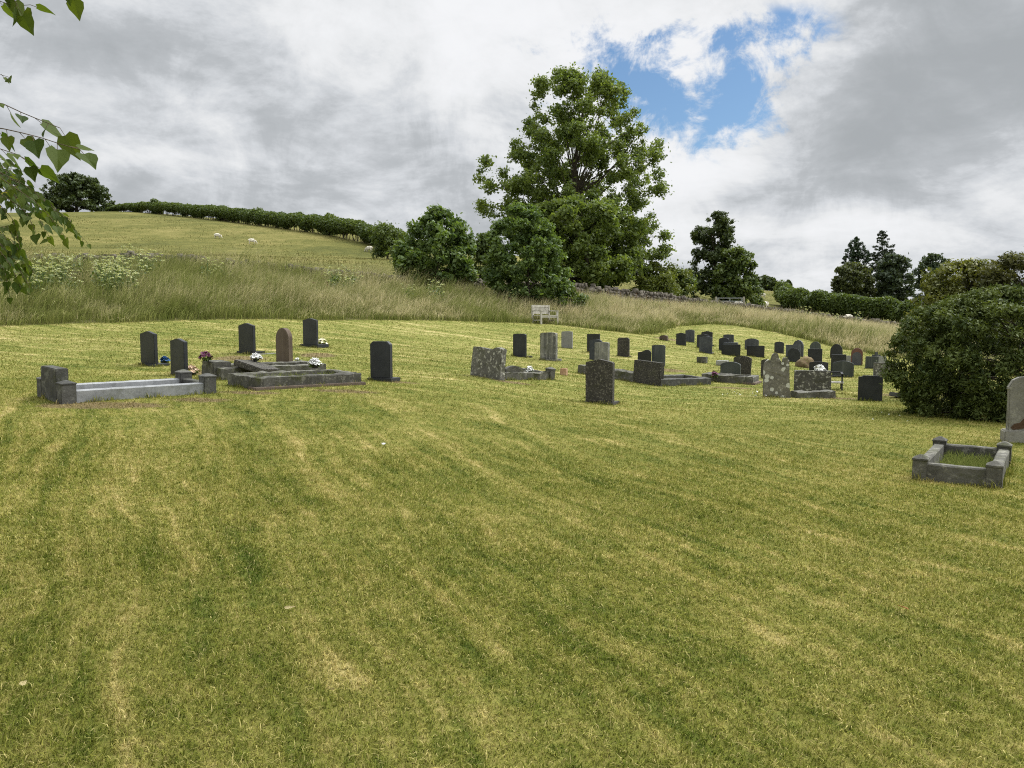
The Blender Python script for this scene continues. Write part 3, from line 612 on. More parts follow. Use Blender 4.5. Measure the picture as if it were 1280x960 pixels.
def build_trees():
    tree('ash_tree', 'tall spreading ash tree with sky showing through its crown', 'tree',
         [(93, 690, 750), (105, 672, 768), (125, 666, 788), (150, 660, 803), (170, 632, 815), (190, 608, 829), (212, 602, 832), (240, 600, 833), (265, 602, 826), (290, 612, 833), (320, 640, 828), (345, 670, 810)],
         62, 1150, 98000, .225, .44, M['ash'], depth=.72, shell=.42, trunk_r=.36, limbs=120, trunk_u=717, flat=.8, outlier=.06, top=.95, aspect=.6, sub=4, loose=.32)
    tree('bush', 'dark leafy conical bush filling the foot of the ash tree', 'bush', [(250, 690, 760), (270, 655, 800), (300, 650, 800), (330, 660, 796), (356, 670, 792)], 58, 170, 22000, .30, .62, M['ash'], trunk_r=.2, limbs=14, shell=.35, trunk_u=735)
    tree('bush', 'broad bright green bush with large leaves, apart from the ash, on the bank', 'bush', [(262, 538, 560), (275, 525, 572), (288, 505, 584), (300, 497, 592), (325, 494, 595), (345, 497, 594), (362, 505, 588)], 46, 200, 15000, .26, .40, M['syc'], trunk_r=.15, limbs=20, shell=.33, outlier=.12)
    tree('bush', 'dark conical bush directly behind the wooden bench', 'bush', [(258, 640, 664), (270, 625, 680), (290, 612, 694), (315, 607, 705), (340, 606, 712), (365, 614, 716), (385, 632, 704)], 43, 260, 22000, .21, .36, M['syc'], trunk_r=.15, limbs=20, shell=.33, outlier=.1)
    tree('bush', 'small bush showing between the two dark bushes on the bank', 'bush', [(293, 596, 612), (310, 590, 622), (335, 588, 624), (352, 590, 622)], 52, 26, 3500, .24, .5, M['thorn'], trunk_r=.08, limbs=8)
    tree('bush', 'low sprig of leaves at the skirt of the conical bush', 'bush', [(362, 695, 725), (372, 690, 736), (384, 692, 735)], 42, 14, 1500, .17, .3, M['thorn'], trunk_r=.05, limbs=6)
    tree('bush', 'yellow green bramble mound behind the wall beside the ash tree', 'bush', [(331, 805, 840), (340, 788, 862), (352, 780, 866), (368, 775, 870)], 61, 50, 9000, .22, .6, M['yellowleaf'], trunk_r=.06, limbs=8, depth=.6)
    tree('bush', 'second smaller bramble mound against the two topped tree', 'bush', [(338, 838, 858), (345, 830, 868), (370, 828, 872)], 66, 24, 4000, .24, .55, M['thorn'], trunk_r=.06, limbs=8, depth=.8)
    tree('tree', 'slender dark tree rising above its rounder companion near the gate', 'tree', [(267, 888, 912), (278, 876, 916), (290, 868, 914), (305, 870, 914), (330, 862, 915), (355, 864, 920), (374, 868, 920)], 76, 190, 11000, .32, .46, M['darkleaf'], trunk_r=.22, limbs=40, trunk_u=893, outlier=.12, shell=.5, sub=4, group='trees beyond the gate')
    tree('tree', 'round dense tree growing against the slender dark tree', 'tree', [(312, 905, 935), (322, 898, 942), (340, 892, 944), (360, 890, 945), (378, 892, 944)], 74, 150, 12000, .32, .5, M['thorn'], trunk_r=.2, limbs=22, group='trees beyond the gate')
    tree('bush', 'little rounded bush beside the round tree at the field gap', 'bush', [(357, 936, 946), (365, 932, 954), (382, 934, 953)], 78, 14, 2000, .26, .5, M['thorn'], trunk_r=.06, limbs=6)
    tree('conifer', 'dense dark pointed conifer, narrowest of the distant clump', 'tree', [(297, 1069, 1072), (303, 1063, 1079), (312, 1058, 1084), (328, 1054, 1089), (350, 1050, 1090), (372, 1050, 1090)], 138, 520, 14000, .32, .32, M['conifer'], trunk_r=.25, limbs=12, group='distant clump of trees')
    tree('conifer', 'tall airy conifer with layered boughs in the distant clump', 'tree', [(288, 1101, 1103), (295, 1096, 1109), (303, 1094, 1112), (306, 1090, 1116), (318, 1089, 1118), (335, 1086, 1122), (372, 1090, 1118)], 140, 360, 9000, .32, .32, M['cedar'], trunk_r=.3, limbs=60, flat=.45, shell=.6, outlier=.2, group='distant clump of trees')
    tree('tree', 'rounded grey green willow in front of the pointed conifer', 'tree', [(331, 1058, 1074), (338, 1046, 1086), (350, 1040, 1090), (372, 1040, 1092)], 128, 130, 9000, .5, .65, M['willow'], trunk_r=.25, limbs=12, flat=.9, group='distant clump of trees')
    tree('tree', 'broad leafed round tree in front of the airy conifer', 'tree', [(319, 1108, 1126), (328, 1100, 1136), (345, 1092, 1140), (375, 1094, 1140)], 128, 140, 9000, .5, .62, M['bluegreen'], trunk_r=.25, limbs=14, outlier=.1, group='distant clump of trees')
    tree('tree', 'blue green loose topped tree standing behind the elder bush', 'tree', [(319, 1158, 1168), (328, 1150, 1185), (345, 1143, 1195), (375, 1140, 1200)], 100, 110, 6000, .42, .5, M['bluegreen'], trunk_r=.25, limbs=20, outlier=.15, shell=.55)
    tree('tree', 'wide domed tree on the crest of the sheep field', 'tree', [(220, 80, 108), (226, 66, 122), (236, 56, 133), (248, 53, 138), (262, 56, 139)], 212, 220, 15000, .75, 1.0, M['darkleaf'], trunk_r=.5, limbs=30, depth=1.0)
    tree('tree', 'small round tree at the lower end of the field hedge', 'tree', [(280, 475, 490), (287, 466, 500), (300, 464, 505), (318, 468, 505)], 100, 45, 5000, .34, .8, M['thorn'], trunk_r=.15, limbs=12)
    # the field hedge along the crest
    hp = [(144, 212), (160, 207), (200, 193), (250, 177), (300, 162), (350, 150), (400, 138), (450, 126), (505, 112)]
    hh = [1.5, 2.0, 2.7, 2.9, 3.0, 3.0, 3.2, 3.2, 3.0]
    hedge('hedge', 'long dark hedge with light showing through its base on the crest of the sheep field', [((u - 640) / F * y, y) for u, y in hp], hh, 2.4, 72000, .40, M['thorn'], .22, stems=260, rough=.06)
    for u, y, h in ((195, 194, 3.8), (277, 168, 3.6), (322, 156, 3.7), (412, 135, 4.1)):
        tree('hedge_bush', 'taller bush standing proud of the crest hedge', 'bush', [(HOR - (gz((u - 640) / F * y, y) + h - EYE) / y * F, u - 4, u + 4), (HOR - (gz((u - 640) / F * y, y) + h * .6 - EYE) / y * F, u - 9, u + 9), (HOR - (gz((u - 640) / F * y, y) + .4 - EYE) / y * F, u - 7, u + 7)], y, 14, 1200, .5, .8, M['thorn'], trunk_r=.08, limbs=5, group='bushes standing above the crest hedge')
    hp = [(976, 118), (985, 112), (1010, 108), (1050, 103), (1090, 98), (1130, 94), (1170, 90)]
    hedge('hedge', 'thick bright topped hedge along the lower field beyond the wall', [((u - 640) / F * y, y) for u, y in hp], [3.2, 3.1, 3.1, 3.0, 2.9, 2.8, 2.6], 2.6, 34000, .34, M['thorn'], .10, stems=70, rough=.08)
    hp = [(930, 215), (955, 210), (985, 205)]
    hedge('hedge', 'short far off hedge in the gap between the round tree and the lower hedge', [((u - 640) / F * y, y) for u, y in hp], [3, 3.6, 3], 3, 2600, .9, M['darkleaf'], .05, stems=8)
    # shrubs by the lawn
    tree('yew_bush', 'big dark yew bush with dense needles beside the child kerb grave', 'bush', [(362, 1240, 1330), (370, 1212, 1350), (380, 1185, 1390), (392, 1150, 1440), (410, 1130, 1460), (430, 1121, 1475), (450, 1119, 1475), (470, 1124, 1470), (495, 1134, 1460), (515, 1140, 1450), (532, 1152, 1440)],
         13.4, 1100, 140000, .072, .14, M['yew'], depth=.62, shell=.22, trunk_r=.12, limbs=60, aspect=.36, flat=.9, outlier=.12, trunk_u=1290, top=.8)
    tree('elder_bush', 'yellowish elder bush with flat flower heads growing up behind the yew', 'bush', [(327, 1195, 1222), (338, 1168, 1245), (355, 1152, 1255), (375, 1142, 1260), (400, 1136, 1265), (430, 1150, 1260)],
         17.5, 190, 19000, .085, .2, M['elder'], depth=.7, shell=.45, trunk_r=.06, limbs=60, outlier=.22, top=.8, loose=.02)
    tree('elder_bush', 'bronze tinged bush with thin upright sprays behind the yew', 'bush', [(320, 1262, 1310), (332, 1240, 1350), (345, 1218, 1360), (365, 1205, 1370), (420, 1210, 1370)],
         16.8, 170, 17000, .09, .2, M['copper'], depth=.7, shell=.45, trunk_r=.06, limbs=80, outlier=.25, top=.8, loose=.02)

# ------------------------------------------------------------------ lime tree at the near edge, its boughs hanging into view
def lime_leaf(c, d, n, s, rn):
    """heart shaped leaf: 9 vertices, folded along the midrib"""
    d = d / np.linalg.norm(d); n = n - d * np.dot(n, d); n /= np.linalg.norm(n); w = np.cross(d, n)
    o = [(-.02, 0, 0), (-.10, .24, .03), (.12, .44, .07), (.42, .38, .05), (.75, .16, .0), (1.05, 0, -.10), (.75, -.16, .0), (.42, -.38, .05), (.12, -.44, .07), (-.10, -.24, .03), (.4, 0, -.02)]
    return [c + s * (a * d + b * w + e * n) for a, b, e in o], [(0, 1, 2, 10), (10, 2, 3, 4), (10, 4, 5, 5), (10, 5, 6, 6), (10, 6, 7, 8), (10, 8, 9, 0)]
def build_lime():
    root = empty('lime_tree', (-5.2, 2.6, gz(-5.2, 2.6)), 'lime tree with drooping heart leaved twigs hanging in at the edge of the lawn', 'tree'); base = np.array(root.location)
    V, Fc, rn, tubes = [], [], [], []
    def spray(pts, Y, r, spacing, size, drop=1.0, twigs=0):
        """a twig through picture points at distance Y (start may be out of view), leaves hanging alternately"""
        P = np.array([pix(u, v, Y + dy) for u, v, dy in pts]); seg = np.r_[0, np.cumsum(np.linalg.norm(np.diff(P, axis=0), axis=1))]
        s = np.linspace(0, seg[-1], max(4, int(seg[-1] / .06))); Q = np.c_[[np.interp(s, seg, P[:, i]) for i in range(3)]].T
        tubes.append(tube_np(Q - base, np.linspace(r, r * .3, len(Q)), 5))
        for k, q in enumerate(np.arange(spacing * .5, seg[-1] + spacing * .4, spacing)):
            c = np.array([np.interp(q, seg, P[:, i]) for i in range(3)]); t = np.array([np.interp(min(q + .05, seg[-1]), seg, P[:, i]) - np.interp(max(q - .05, 0), seg, P[:, i]) for i in range(3)]); t /= np.linalg.norm(t)
            side = 1 if k % 2 else -1
            out = np.cross(t, [0, 0, 1]) * side * .5 + t * .55 + np.array([0, 0, -.55 * drop]) + rng.normal(0, .28, 3)
            stalk = out / np.linalg.norm(out) * size * .35; n = np.array([.25 * side, -.35, 1.0]) + rng.normal(0, .45, 3)
            sz = size * rng.uniform(.55, 1.1)
            v, f = lime_leaf(c + stalk - base, out, n, sz, 0); i0 = sum(len(a) for a in V); V.append(v)
            for g in f: Fc.append(tuple(i0 + a for a in dict.fromkeys(g)))
            rn.extend([rng.random() * (.9 if rng.random() < .9 else 1.0)] * len(v)); tubes.append(tube_np(np.array([c, c + stalk]) - base, [.0012, .001], 4))
    # two long shoots near the middle of the side
    spray([(-260, 95, .1), (-120, 118, 0), (0, 128, 0), (30, 142, 0), (55, 152, 0), (75, 160, 0)], 2.7, .004, .05, .082, .8)
    spray([(-260, 130, .2), (-100, 150, .1), (0, 160, 0), (45, 170, 0), (75, 180, 0), (100, 187, 0)], 2.6, .004, .042, .08, .9)
    spray([(-200, 150, .2), (-60, 180, .1), (0, 186, 0), (20, 192, 0), (42, 205, 0)], 2.9, .004, .035, .075)
    for a in range(17):   # hanging sprays of smaller leaves
        u1 = [108, 95, 82, 64, 45, 30, 20, 60, 88, 40, 12, 70, 25, 38, 52, 18, 74, 30, 8, 48, 58, 14][a]; v1 = [302, 288, 296, 300, 290, 270, 250, 262, 275, 236, 225, 280, 310, 215, 248, 208, 268, 300, 275, 222, 305, 328][a]
        u0 = -rng.uniform(60, 160); v0 = 175 + rng.uniform(0, 45)
        spray([(u0, v0, .2), ((u0 + u1) * .35, v0 + (v1 - v0) * .35 - 8, .1), (u1 * .7, v0 + (v1 - v0) * .72, 0), (u1, v1, 0)], 3.6 + rng.uniform(-.3, .5), .003, .028, .049)
    for a in range(9):
        u1 = [44, 36, 26, 18, 30, 12, 8, 22, 5][a]; v1 = [342, 356, 360, 345, 330, 368, 320, 312, 335][a]
        spray([(-130, 235 + a * 4, .2), (-40, 255 + a * 5, .1), (u1 * .5, v1 - 30, 0), (u1, v1, 0)], 3.7 + rng.uniform(-.3, .5), .003, .026, .050)
    spray([(-150, -60, .2), (-40, -22, 0), (0, 2, 0), (20, 8, 0), (38, 6, 0)], 3.3, .004, .035, .07)
    spray([(-100, -80, .2), (0, -40, 0), (14, -10, 0), (24, 12, 0)], 3.2, .003, .035, .07)
    spray([(-60, -100, .2), (40, -60, 0), (80, -30, 0), (92, -4, 0)], 3.1, .003, .04, .066)
    spray([(-120, 60, .1), (-40, 85, 0), (0, 92, 0), (10, 96, 0)], 3.3, .003, .04, .05)
    for k in range(26):                                           # the rest of the crown, out of view
        u0 = -rng.uniform(500, 700); v1 = rng.uniform(-900, 380)
        spray([(u0, v1 - 120, .3), (u0 + 150, v1 - 60, .2), (-rng.uniform(120, 330), v1, 0)], rng.uniform(2.7, 4.6), .006, .07, .085)
    me = bpy.data.meshes.new('crown'); me.from_pydata([tuple(p) for v in V for p in v], [], Fc); at = me.attributes.new('rnd', 'FLOAT', 'POINT'); at.data.foreach_set('value', np.array(rn, np.float32)); me.update()
    link('crown', me, M['lime'], root)
    g = gz(-5.2, 2.6); tp = np.array([[-5.2, 2.6, g - .2], [-5.15, 2.6, g + 1.4], [-5.2, 2.7, g + 3], [-5.0, 2.6, g + 5], [-5.1, 2.6, g + 7.5]]) - base
    tubes.append(tube_np(tp, [.3, .22, .19, .14, .05], 10))
    for k in range(14):
        z = g + 1.2 + .42 * k; a = rng.uniform(-.5, .5)
        tubes.append(limb(np.array([-5.17, 2.6, z]) - base, np.array([-2.9 + .4 * a, 2.9 + 1.4 * a, z + .5 - .9 * (k < 4)]) - base, .05, .008, .08))
    n = 26000; d = rng.standard_normal((n, 3)); d /= np.linalg.norm(d, axis=1)[:, None]; P = np.array([-4.0, .6, 5.6]) + d * (rng.random(n) ** .4)[:, None] * [4.6, 3.9, 2.6]
    cl = np.sin(P[:, 0] * 2.3 + P[:, 2]) + np.sin(P[:, 1] * 2.1 - P[:, 2] * 1.7) + np.sin(P[:, 2] * 2.6 + P[:, 0])
    ok = (cl > -.9) & (((P[:, 2] > EYE + .47 * np.maximum(P[:, 1], 0) + .7) & (P[:, 1] < 3.4)) | (P[:, 0] < -.74 * P[:, 1] - .5)) & (np.hypot(P[:, 0], P[:, 1]) > .6)
    P = P[ok]; U = leaf_quads(P - base, .12 * rng.uniform(.6, 1.2, len(P)), rng.random(len(P)) * .9, None, .8)
    link('canopy', np_mesh('canopy', U[0], U[1], {'rnd': U[2]}, 4), M['lime'], root)                # the head of the tree, spreading over the near lawn
    V2, Q2 = join_np(tubes); link('trunk', np_mesh('trunk', V2, Q2, None, 4), M['twig'], root)

# ------------------------------------------------------------------ dry stone wall
def build_wall():
    root = empty('stone_wall', tuple(WP[0]), 'long rough dry stone wall between the meadow bank and the sheep fields', 'wall'); base = np.array(root.location)
    xy = WP[:, :2]; seg = np.r_[0, np.cumsum(np.hypot(*np.diff(xy, axis=0).T))]; L = seg[-1]; V, Q = [], []
    def stone(s, z, l, h, d, up=False):
        x = np.interp(s, seg, xy[:, 0]); y = np.interp(s, seg, xy[:, 1]); tx = np.interp(s + .3, seg, xy[:, 0]) - np.interp(s - .3, seg, xy[:, 0]); ty = np.interp(s + .3, seg, xy[:, 1]) - np.interp(s - .3, seg, xy[:, 1]); n = math.hypot(tx, ty) + 1e-9; tx /= n; ty /= n
        g = G(s); k = len(V) * 8; v = []
        tl = rng.normal(0, .12) if not up else rng.normal(0, .3)
        for dz in (0, 1):
            for a, b in ((-.5, -.5), (.5, -.5), (.5, .5), (-.5, .5)):
                aa = a * l + tl * h * dz + rng.normal(0, .035); bb = b * d * (1 - .1 * dz) + rng.normal(0, .03)
                v.append((x + tx * aa - ty * bb, y + ty * aa + tx * bb, g + z + h * dz + rng.normal(0, .025)))
        V.append(np.array(v) - base)
        for f in ((3, 2, 1, 0), (4, 5, 6, 7), (0, 1, 5, 4), (1, 2, 6, 5), (2, 3, 7, 6), (3, 0, 4, 7)): Q.append([k + i for i in f])
    ss = np.linspace(0, L, 300); gg = ground(np.interp(ss, seg, xy[:, 0]), np.interp(ss, seg, xy[:, 1])); G = lambda s: np.interp(s, ss, gg)
    for c in range(5):
        s = rng.uniform(0, .3)
        while s < L:
            l = rng.uniform(.25, .55); stone(s + l / 2, -.1 + c * .17, l * 1.02, .2, .5 - c * .03); s += l
    s = 0
    while s < L:
        l = rng.uniform(.12, .28)
        if rng.random() > .06: stone(s + l / 2, .74 + rng.uniform(-.05, .05), l, rng.uniform(.16, .36), rng.uniform(.3, .42), True)
        s += l
    link('stonework', np_mesh('stonework', np.concatenate(V), np.array(Q), None, 4), M['wall'], root)

# ------------------------------------------------------------------ sheep, gate
def build_sheep():
    bm = bmesh.new(); lay = bm.verts.layers.skin.verify()
    def chain(pts, prev=None):
        for (x, y, z, r) in pts:
            v = bm.verts.new((x, y, z)); v[lay].radius = (r, r)
            if prev is not None: bm.edges.new((prev, v))
            prev = v
        return prev
    root = bm.verts.new((0, 0, .56)); root[lay].radius = (.25, .25); root[lay].use_root = True
    r1 = bm.verts.new((-.32, 0, .57)); r1[lay].radius = (.25, .25); bm.edges.new((root, r1))
    f1 = bm.verts.new((.30, 0, .55)); f1[lay].radius = (.22, .22); bm.edges.new((root, f1))
    chain([(-.50, 0, .56, .16), (-.56, 0, .42, .05)], r1)
    chain([(.47, 0, .47, .12), (.58, 0, .30, .085), (.66, 0, .16, .07), (.72, 0, .06, .045)], f1)
    for sy in (-1, 1):
        chain([(-.36, sy * .13, .33, .085), (-.42, sy * .13, .20, .04), (-.38, sy * .13, .02, .032)], r1)
        chain([(.27, sy * .12, .32, .07), (.29, sy * .12, .18, .036), (.28, sy * .12, .02, .032)], f1)
        v = bm.verts.new((.56, sy * .13, .30)); v[lay].radius = (.022, .022)
        e = min((q for q in bm.verts if q is not v), key=lambda q: (q.co - Vector((.58, 0, .30))).length); bm.edges.new((e, v))
    me = bpy.data.meshes.new('sheep'); bm.to_mesh(me); bm.free()
    first = None; g = 'sheep grazing in the fields'
    spec = [(276.5, 299, 0, 'cream sheep grazing highest on the hill field', 126), (319, 305, 25, 'sheep grazing alone in the middle of the hill field', 118), (463, 313, 160, 'sheep close under the lower end of the crest hedge', 112), (487, 319, 200, 'sheep beside the small round tree at the hedge end', 108),
            (1058, 402, 195, 'sheep grazing just over the wall in front of the lower hedge', 84), (942, 386, 180, 'sheep in the field gap next to the little rounded bush', 92), (956, 390, 60, 'lowest sheep in the field gap', 84), (951, 374, 190, 'far sheep high up the field gap', 132), (903, 379, 90, 'sheep looking over the wall beside the gate', 68), (921, 387, 130, 'sheep between the gate and the field gap', 72)]
    for u, v, rot, lab, Y in spec:
        o = bpy.data.objects.new('sheep', me); COL.objects.link(o)
        if not me.materials: me.materials.append(M['wool'])
        md = o.modifiers.new('skin', 'SKIN'); md.use_smooth_shade = True; s = o.modifiers.new('sub', 'SUBSURF'); s.levels = 1; s.render_levels = 1
        x = (u - 640) / F * Y; o.location = (x, Y, gz(x, Y) - .01); o.rotation_euler = (0, 0, R(rot)); tag(o, lab, 'sheep', g)
def box(bm, c, s, rot=None, bev=0.0):
    r = bmesh.ops.create_cube(bm, size=1.0); vs = r['verts']
    m = Matrix.Translation(c) @ (rot.to_matrix().to_4x4() if rot is not None else Matrix()) @ Matrix.Diagonal((*s, 1))
    bmesh.ops.transform(bm, matrix=m, verts=vs)
    if bev: bmesh.ops.bevel(bm, geom=list({e for v in vs for e in v.link_edges}), offset=bev, segments=2, affect='EDGES')
    return vs
def bar(bm, a, b, w, h=None, k=0):
    """square bar from a to b"""
    a, b = Vector(a), Vector(b); d = b - a; q = d.to_track_quat('X', 'Z'); h = h or w
    r = bmesh.ops.create_cube(bm, size=1.0); bmesh.ops.transform(bm, matrix=Matrix.Translation((a + b) / 2) @ q.to_matrix().to_4x4() @ Matrix.Diagonal((d.length, w, h, 1)), verts=r['verts'])
def build_gate():
    Y = 67; xa, xb = (896 - 640) / F * Y, (926 - 640) / F * Y; L = xb - xa; g = gz((xa + xb) / 2, Y) + .1
    t = empty('field_gate', (xa, Y, g), 'galvanised steel field gate behind the wall', 'gate')
    bm = bmesh.new()
    for z in (.25, .42, .6, .8, 1.02, 1.28): bar(bm, (0, 0, z), (L, 0, z), .05)
    bar(bm, (0, 0, .2), (0, 0, 1.31), .06); bar(bm, (L, 0, .2), (L, 0, 1.31), .06); bar(bm, (L / 2, 0.03, .2), (L / 2, 0.03, 1.31), .05)
    bm_obj('gate_frame', bm, M['steel'], t)
    for x in (-.16, L + .16):
        bm = bmesh.new(); box(bm, (x, 0, .6), (.14, .14, 1.6), None, .02); bm_obj('gate_post', bm, M['wood'], t)
# ------------------------------------------------------------------ headstones
def outline(kind, w, h):
    a = w / 2; d = h * 0 + w
    def arc(cx, cz, r, t0, t1, n=10): return [(cx + r * math.cos(R(t0 + (t1 - t0) * i / n)), cz + r * math.sin(R(t0 + (t1 - t0) * i / n))) for i in range(n + 1)]
    if kind == 'peak': top = [(-a, h - .10 * d), (-a * .93, h - .085 * d), (-a * .78, h - .078 * d), (-a * .5, h - .045 * d), (-a * .25, h - .014 * d), (0, h)]
    elif kind == 'gable': top = [(-a, h - .12 * d), (-a * .94, h - .10 * d), (0, h)]
    elif kind == 'flat': top = [(-a, h)]
    elif kind == 'chamfer': top = [(-a, h - .13 * d), (-a * .72, h)]
    elif kind == 'round': return [(-a, 0)] + arc(0, h - a, a, 180, 0, 16) + [(a, 0)]
    elif kind == 'segment': top = [(-a, h - .16 * d), (-a * .92, h - .12 * d), (-a * .72, h - .07 * d), (-a * .45, h - .025 * d), (-a * .2, h - .005 * d), (0, h)]
    elif kind == 'low': top = [(-a, h - .07 * d), (-a * .9, h - .035 * d), (-a * .5, h - .01 * d), (0, h)]
    elif kind == 'gothic': top = [(-a, h - .62 * d), (-a * .95, h - .42 * d), (-a * .78, h - .24 * d), (-a * .5, h - .09 * d), (-a * .2, h - .02 * d), (0, h)]
    elif kind == 'shoulder':
        return [(-a * .97, 0), (-a, h - .42 * d), (-a * 1.08, h - .36 * d), (-a, h - .30 * d)] + [(-a + .03 * d, h - .24 * d)] + [(-a * .8, h - .12 * d), (-a * .5, h - .03 * d), (0, h), (a * .5, h - .03 * d), (a * .8, h - .12 * d), (a - .03 * d, h - .24 * d), (a, h - .30 * d), (a * 1.08, h - .36 * d), (a, h - .42 * d), (a * .97, 0)]
    elif kind == 'ogee': return [(-a, 0), (-a, h - .20 * d), (-a * .8, h - .18 * d), (-a * .3, h - .13 * d), (a * .15, h - .02 * d), (a * .4, h), (a * .7, h - .03 * d), (a * .9, h - .12 * d), (a, h - .2 * d), (a, 0)]
    elif kind == 'knob': return [(-a, 0), (-a, h - .07), (-a * .95, h - .05), (a * .2, h - .06), (a * .42, h - .045), (a * .5, h - .01), (a * .62, h), (a * .8, h - .005), (a * .9, h - .02), (a, h - .025), (a * 1.0, .02 + h * .22), (a * 1.04, h * .16), (a * 1.12, .0)]
    elif kind == 'broken': return [(-a * .95, 0), (-a * 1.0, h * .62), (-a * .92, h * .78), (-a * .62, h * .86), (-a * .52, h * .80), (-a * .38, h * .95), (-a * .18, h), (a * .05, h * .97), (a * .14, h * .85), (a * .24, h * .84), (a * .32, h * .76), (a * .40, h * .88), (a * .62, h * .90), (a * .86, h * .84), (a * .90, h * .5), (a * .94, h * .2), (a * 1.05, h * .12), (a * 1.06, 0)]
    elif kind == 'step': return [(-a, 0), (-a, h - .025), (-a * .72, h - .03), (-a * .62, h), (a * .7, h - .008), (a * .75, h - .03), (a, h - .03), (a, 0)]
    elif kind == 'cross':
        q = .16 * w; return [(-q, 0), (-q, h * .52), (-a, h * .52), (-a, h * .74), (-q, h * .74), (-q, h), (q, h), (q, h * .74), (a, h * .74), (a, h * .52), (q, h * .52), (q, 0)]
    else: raise ValueError(kind)
    return [(-a, 0)] + top + [(-x, z) for x, z in reversed(top) if abs(x) > 1e-6] + [(a, 0)]
def tablet_bm(kind, w, h, t, bev=.008, sink=.06, rough=0.0, taper=0.0):
    bm = bmesh.new(); o = outline(kind, w, h); o[0] = (o[0][0], -sink); o[-1] = (o[-1][0], -sink)
    if taper: o = [(x * (1 - taper * max(0, z) / h), z) for x, z in o]
    f = bm.faces.new([bm.verts.new((x, -t / 2, z)) for x, z in o])
    r = bmesh.ops.extrude_face_region(bm, geom=[f]); bmesh.ops.translate(bm, vec=(0, t, 0), verts=[v for v in r['geom'] if isinstance(v, bmesh.types.BMVert)])
    bmesh.ops.recalc_face_normals(bm, faces=bm.faces)
    if bev: bmesh.ops.bevel(bm, geom=[e for e in bm.edges if e.calc_face_angle(0) > .6], offset=bev, segments=2, affect='EDGES', clamp_overlap=True)
    if rough:
        bmesh.ops.triangulate(bm, faces=bm.faces[:])
        for k in range(2): bmesh.ops.subdivide_edges(bm, edges=[e for e in bm.edges if e.calc_length() > .07], cuts=1)
        from mathutils import noise
        for v in bm.verts: v.co += noise.noise_vector(v.co * 9) * rough * .55 + noise.noise_vector(v.co * 3.1) * rough
    return bm
def stone(L, T, Rr, B, kind, m, label, a=35, t=.08, plinth=None, lean=0, pitch=0, cat='headstone', name='headstone', rough=0.0, bev=.008, pm=None, group=None, taper=0.0, pw=1.12, face=None, slab=False, pd=.30, tuft=True):
    """a headstone surveyed by its outline in the photograph: columns L..Rr, crown T, foot B; a = bearing of its front"""
    P = at((L + Rr) / 2, B); s = P.y / F; az = math.degrees(math.atan2(P.x, P.y)); phi = R(abs(a - az))
    w = max(.12, ((Rr - L) * s - t * math.sin(phi)) / math.cos(phi)); h = (B - T) * s
    ph = plinth or 0; rot = (R(pitch), R(lean), R(-a)); P.z -= .02
    if tuft:
        ca, sa = math.cos(R(a)), math.sin(R(a)); q = .5 * w * (pw if plinth else 1); e = t / 2 + (.04 if plinth else 0)
        A = (P.x - ca * q - sa * e, P.y + sa * q - ca * e); B_ = (P.x + ca * q - sa * e, P.y - sa * q - ca * e); FOOT.append((*B_, *A)); e2 = (pd if plinth else t); FOOT.append((B_[0] + sa * e2, B_[1] + ca * e2, *B_))
    if plinth is None and face is None:
        o = bm_obj(name, tablet_bm(kind, w, h + .02, t, bev, .1, rough, taper), M[m], None, False)
        o.location = P; o.rotation_euler = rot; return tag(o, label, cat, group)
    root = empty(name, P, label, cat, group); root.rotation_euler = rot
    tb = bm_obj('tablet', tablet_bm(kind, w, h - ph + .02, t, bev, .0 if plinth else .1, rough, taper), M[m], root); tb.location = (0, 0, ph)
    if plinth:
        bm = bmesh.new(); box(bm, (0, pd / 2 - t / 2 - .04, ph / 2 - .05), (w * pw, pd, ph + .1 - .002), None, .008); bm_obj('plinth', bm, M[pm or m], root)
    if slab:
        bm = bmesh.new(); box(bm, (0, pd / 2 + .12, -.02), (w * 1.35, .62, .09), None, .008); bm_obj('foundation_slab', bm, M['concrete'], root)
    if face:
        bm = tablet_bm(kind, w * .80, (h - ph) * .80, .012, .002, 0); o = bm_obj('face_panel', bm, M[face], root); o.location = (0, -t / 2 - .005, ph)
    return root
def frame_at(u, v, a, Lk, W, sink=.0):
    """origin and rotation of a plot lying on the slope: local +y runs along the grave, -x across it"""
    O = at(u, v); ar = R(a); ey = Vector((math.sin(ar), math.cos(ar), 0)); ex = Vector((math.cos(ar), -math.sin(ar), 0))
    c = [O, O + ey * Lk, O - ex * W, O - ex * W + ey * Lk]; z = [gz(p.x, p.y) for p in c]
    sy = ((z[1] + z[3]) - (z[0] + z[2])) / (2 * Lk); sx = ((z[0] + z[1]) - (z[2] + z[3])) / (2 * W)
    ey = (ey + Vector((0, 0, sy))).normalized(); ex = (ex + Vector((0, 0, sx))); n = ex.cross(ey).normalized(); ex = ey.cross(n)
    O = Vector((O.x, O.y, sum(z) / 4 - (sy * Lk / 2) + sx * W / 2 - sink))
    return O, Matrix((ex, ey, n)).transposed().to_euler()
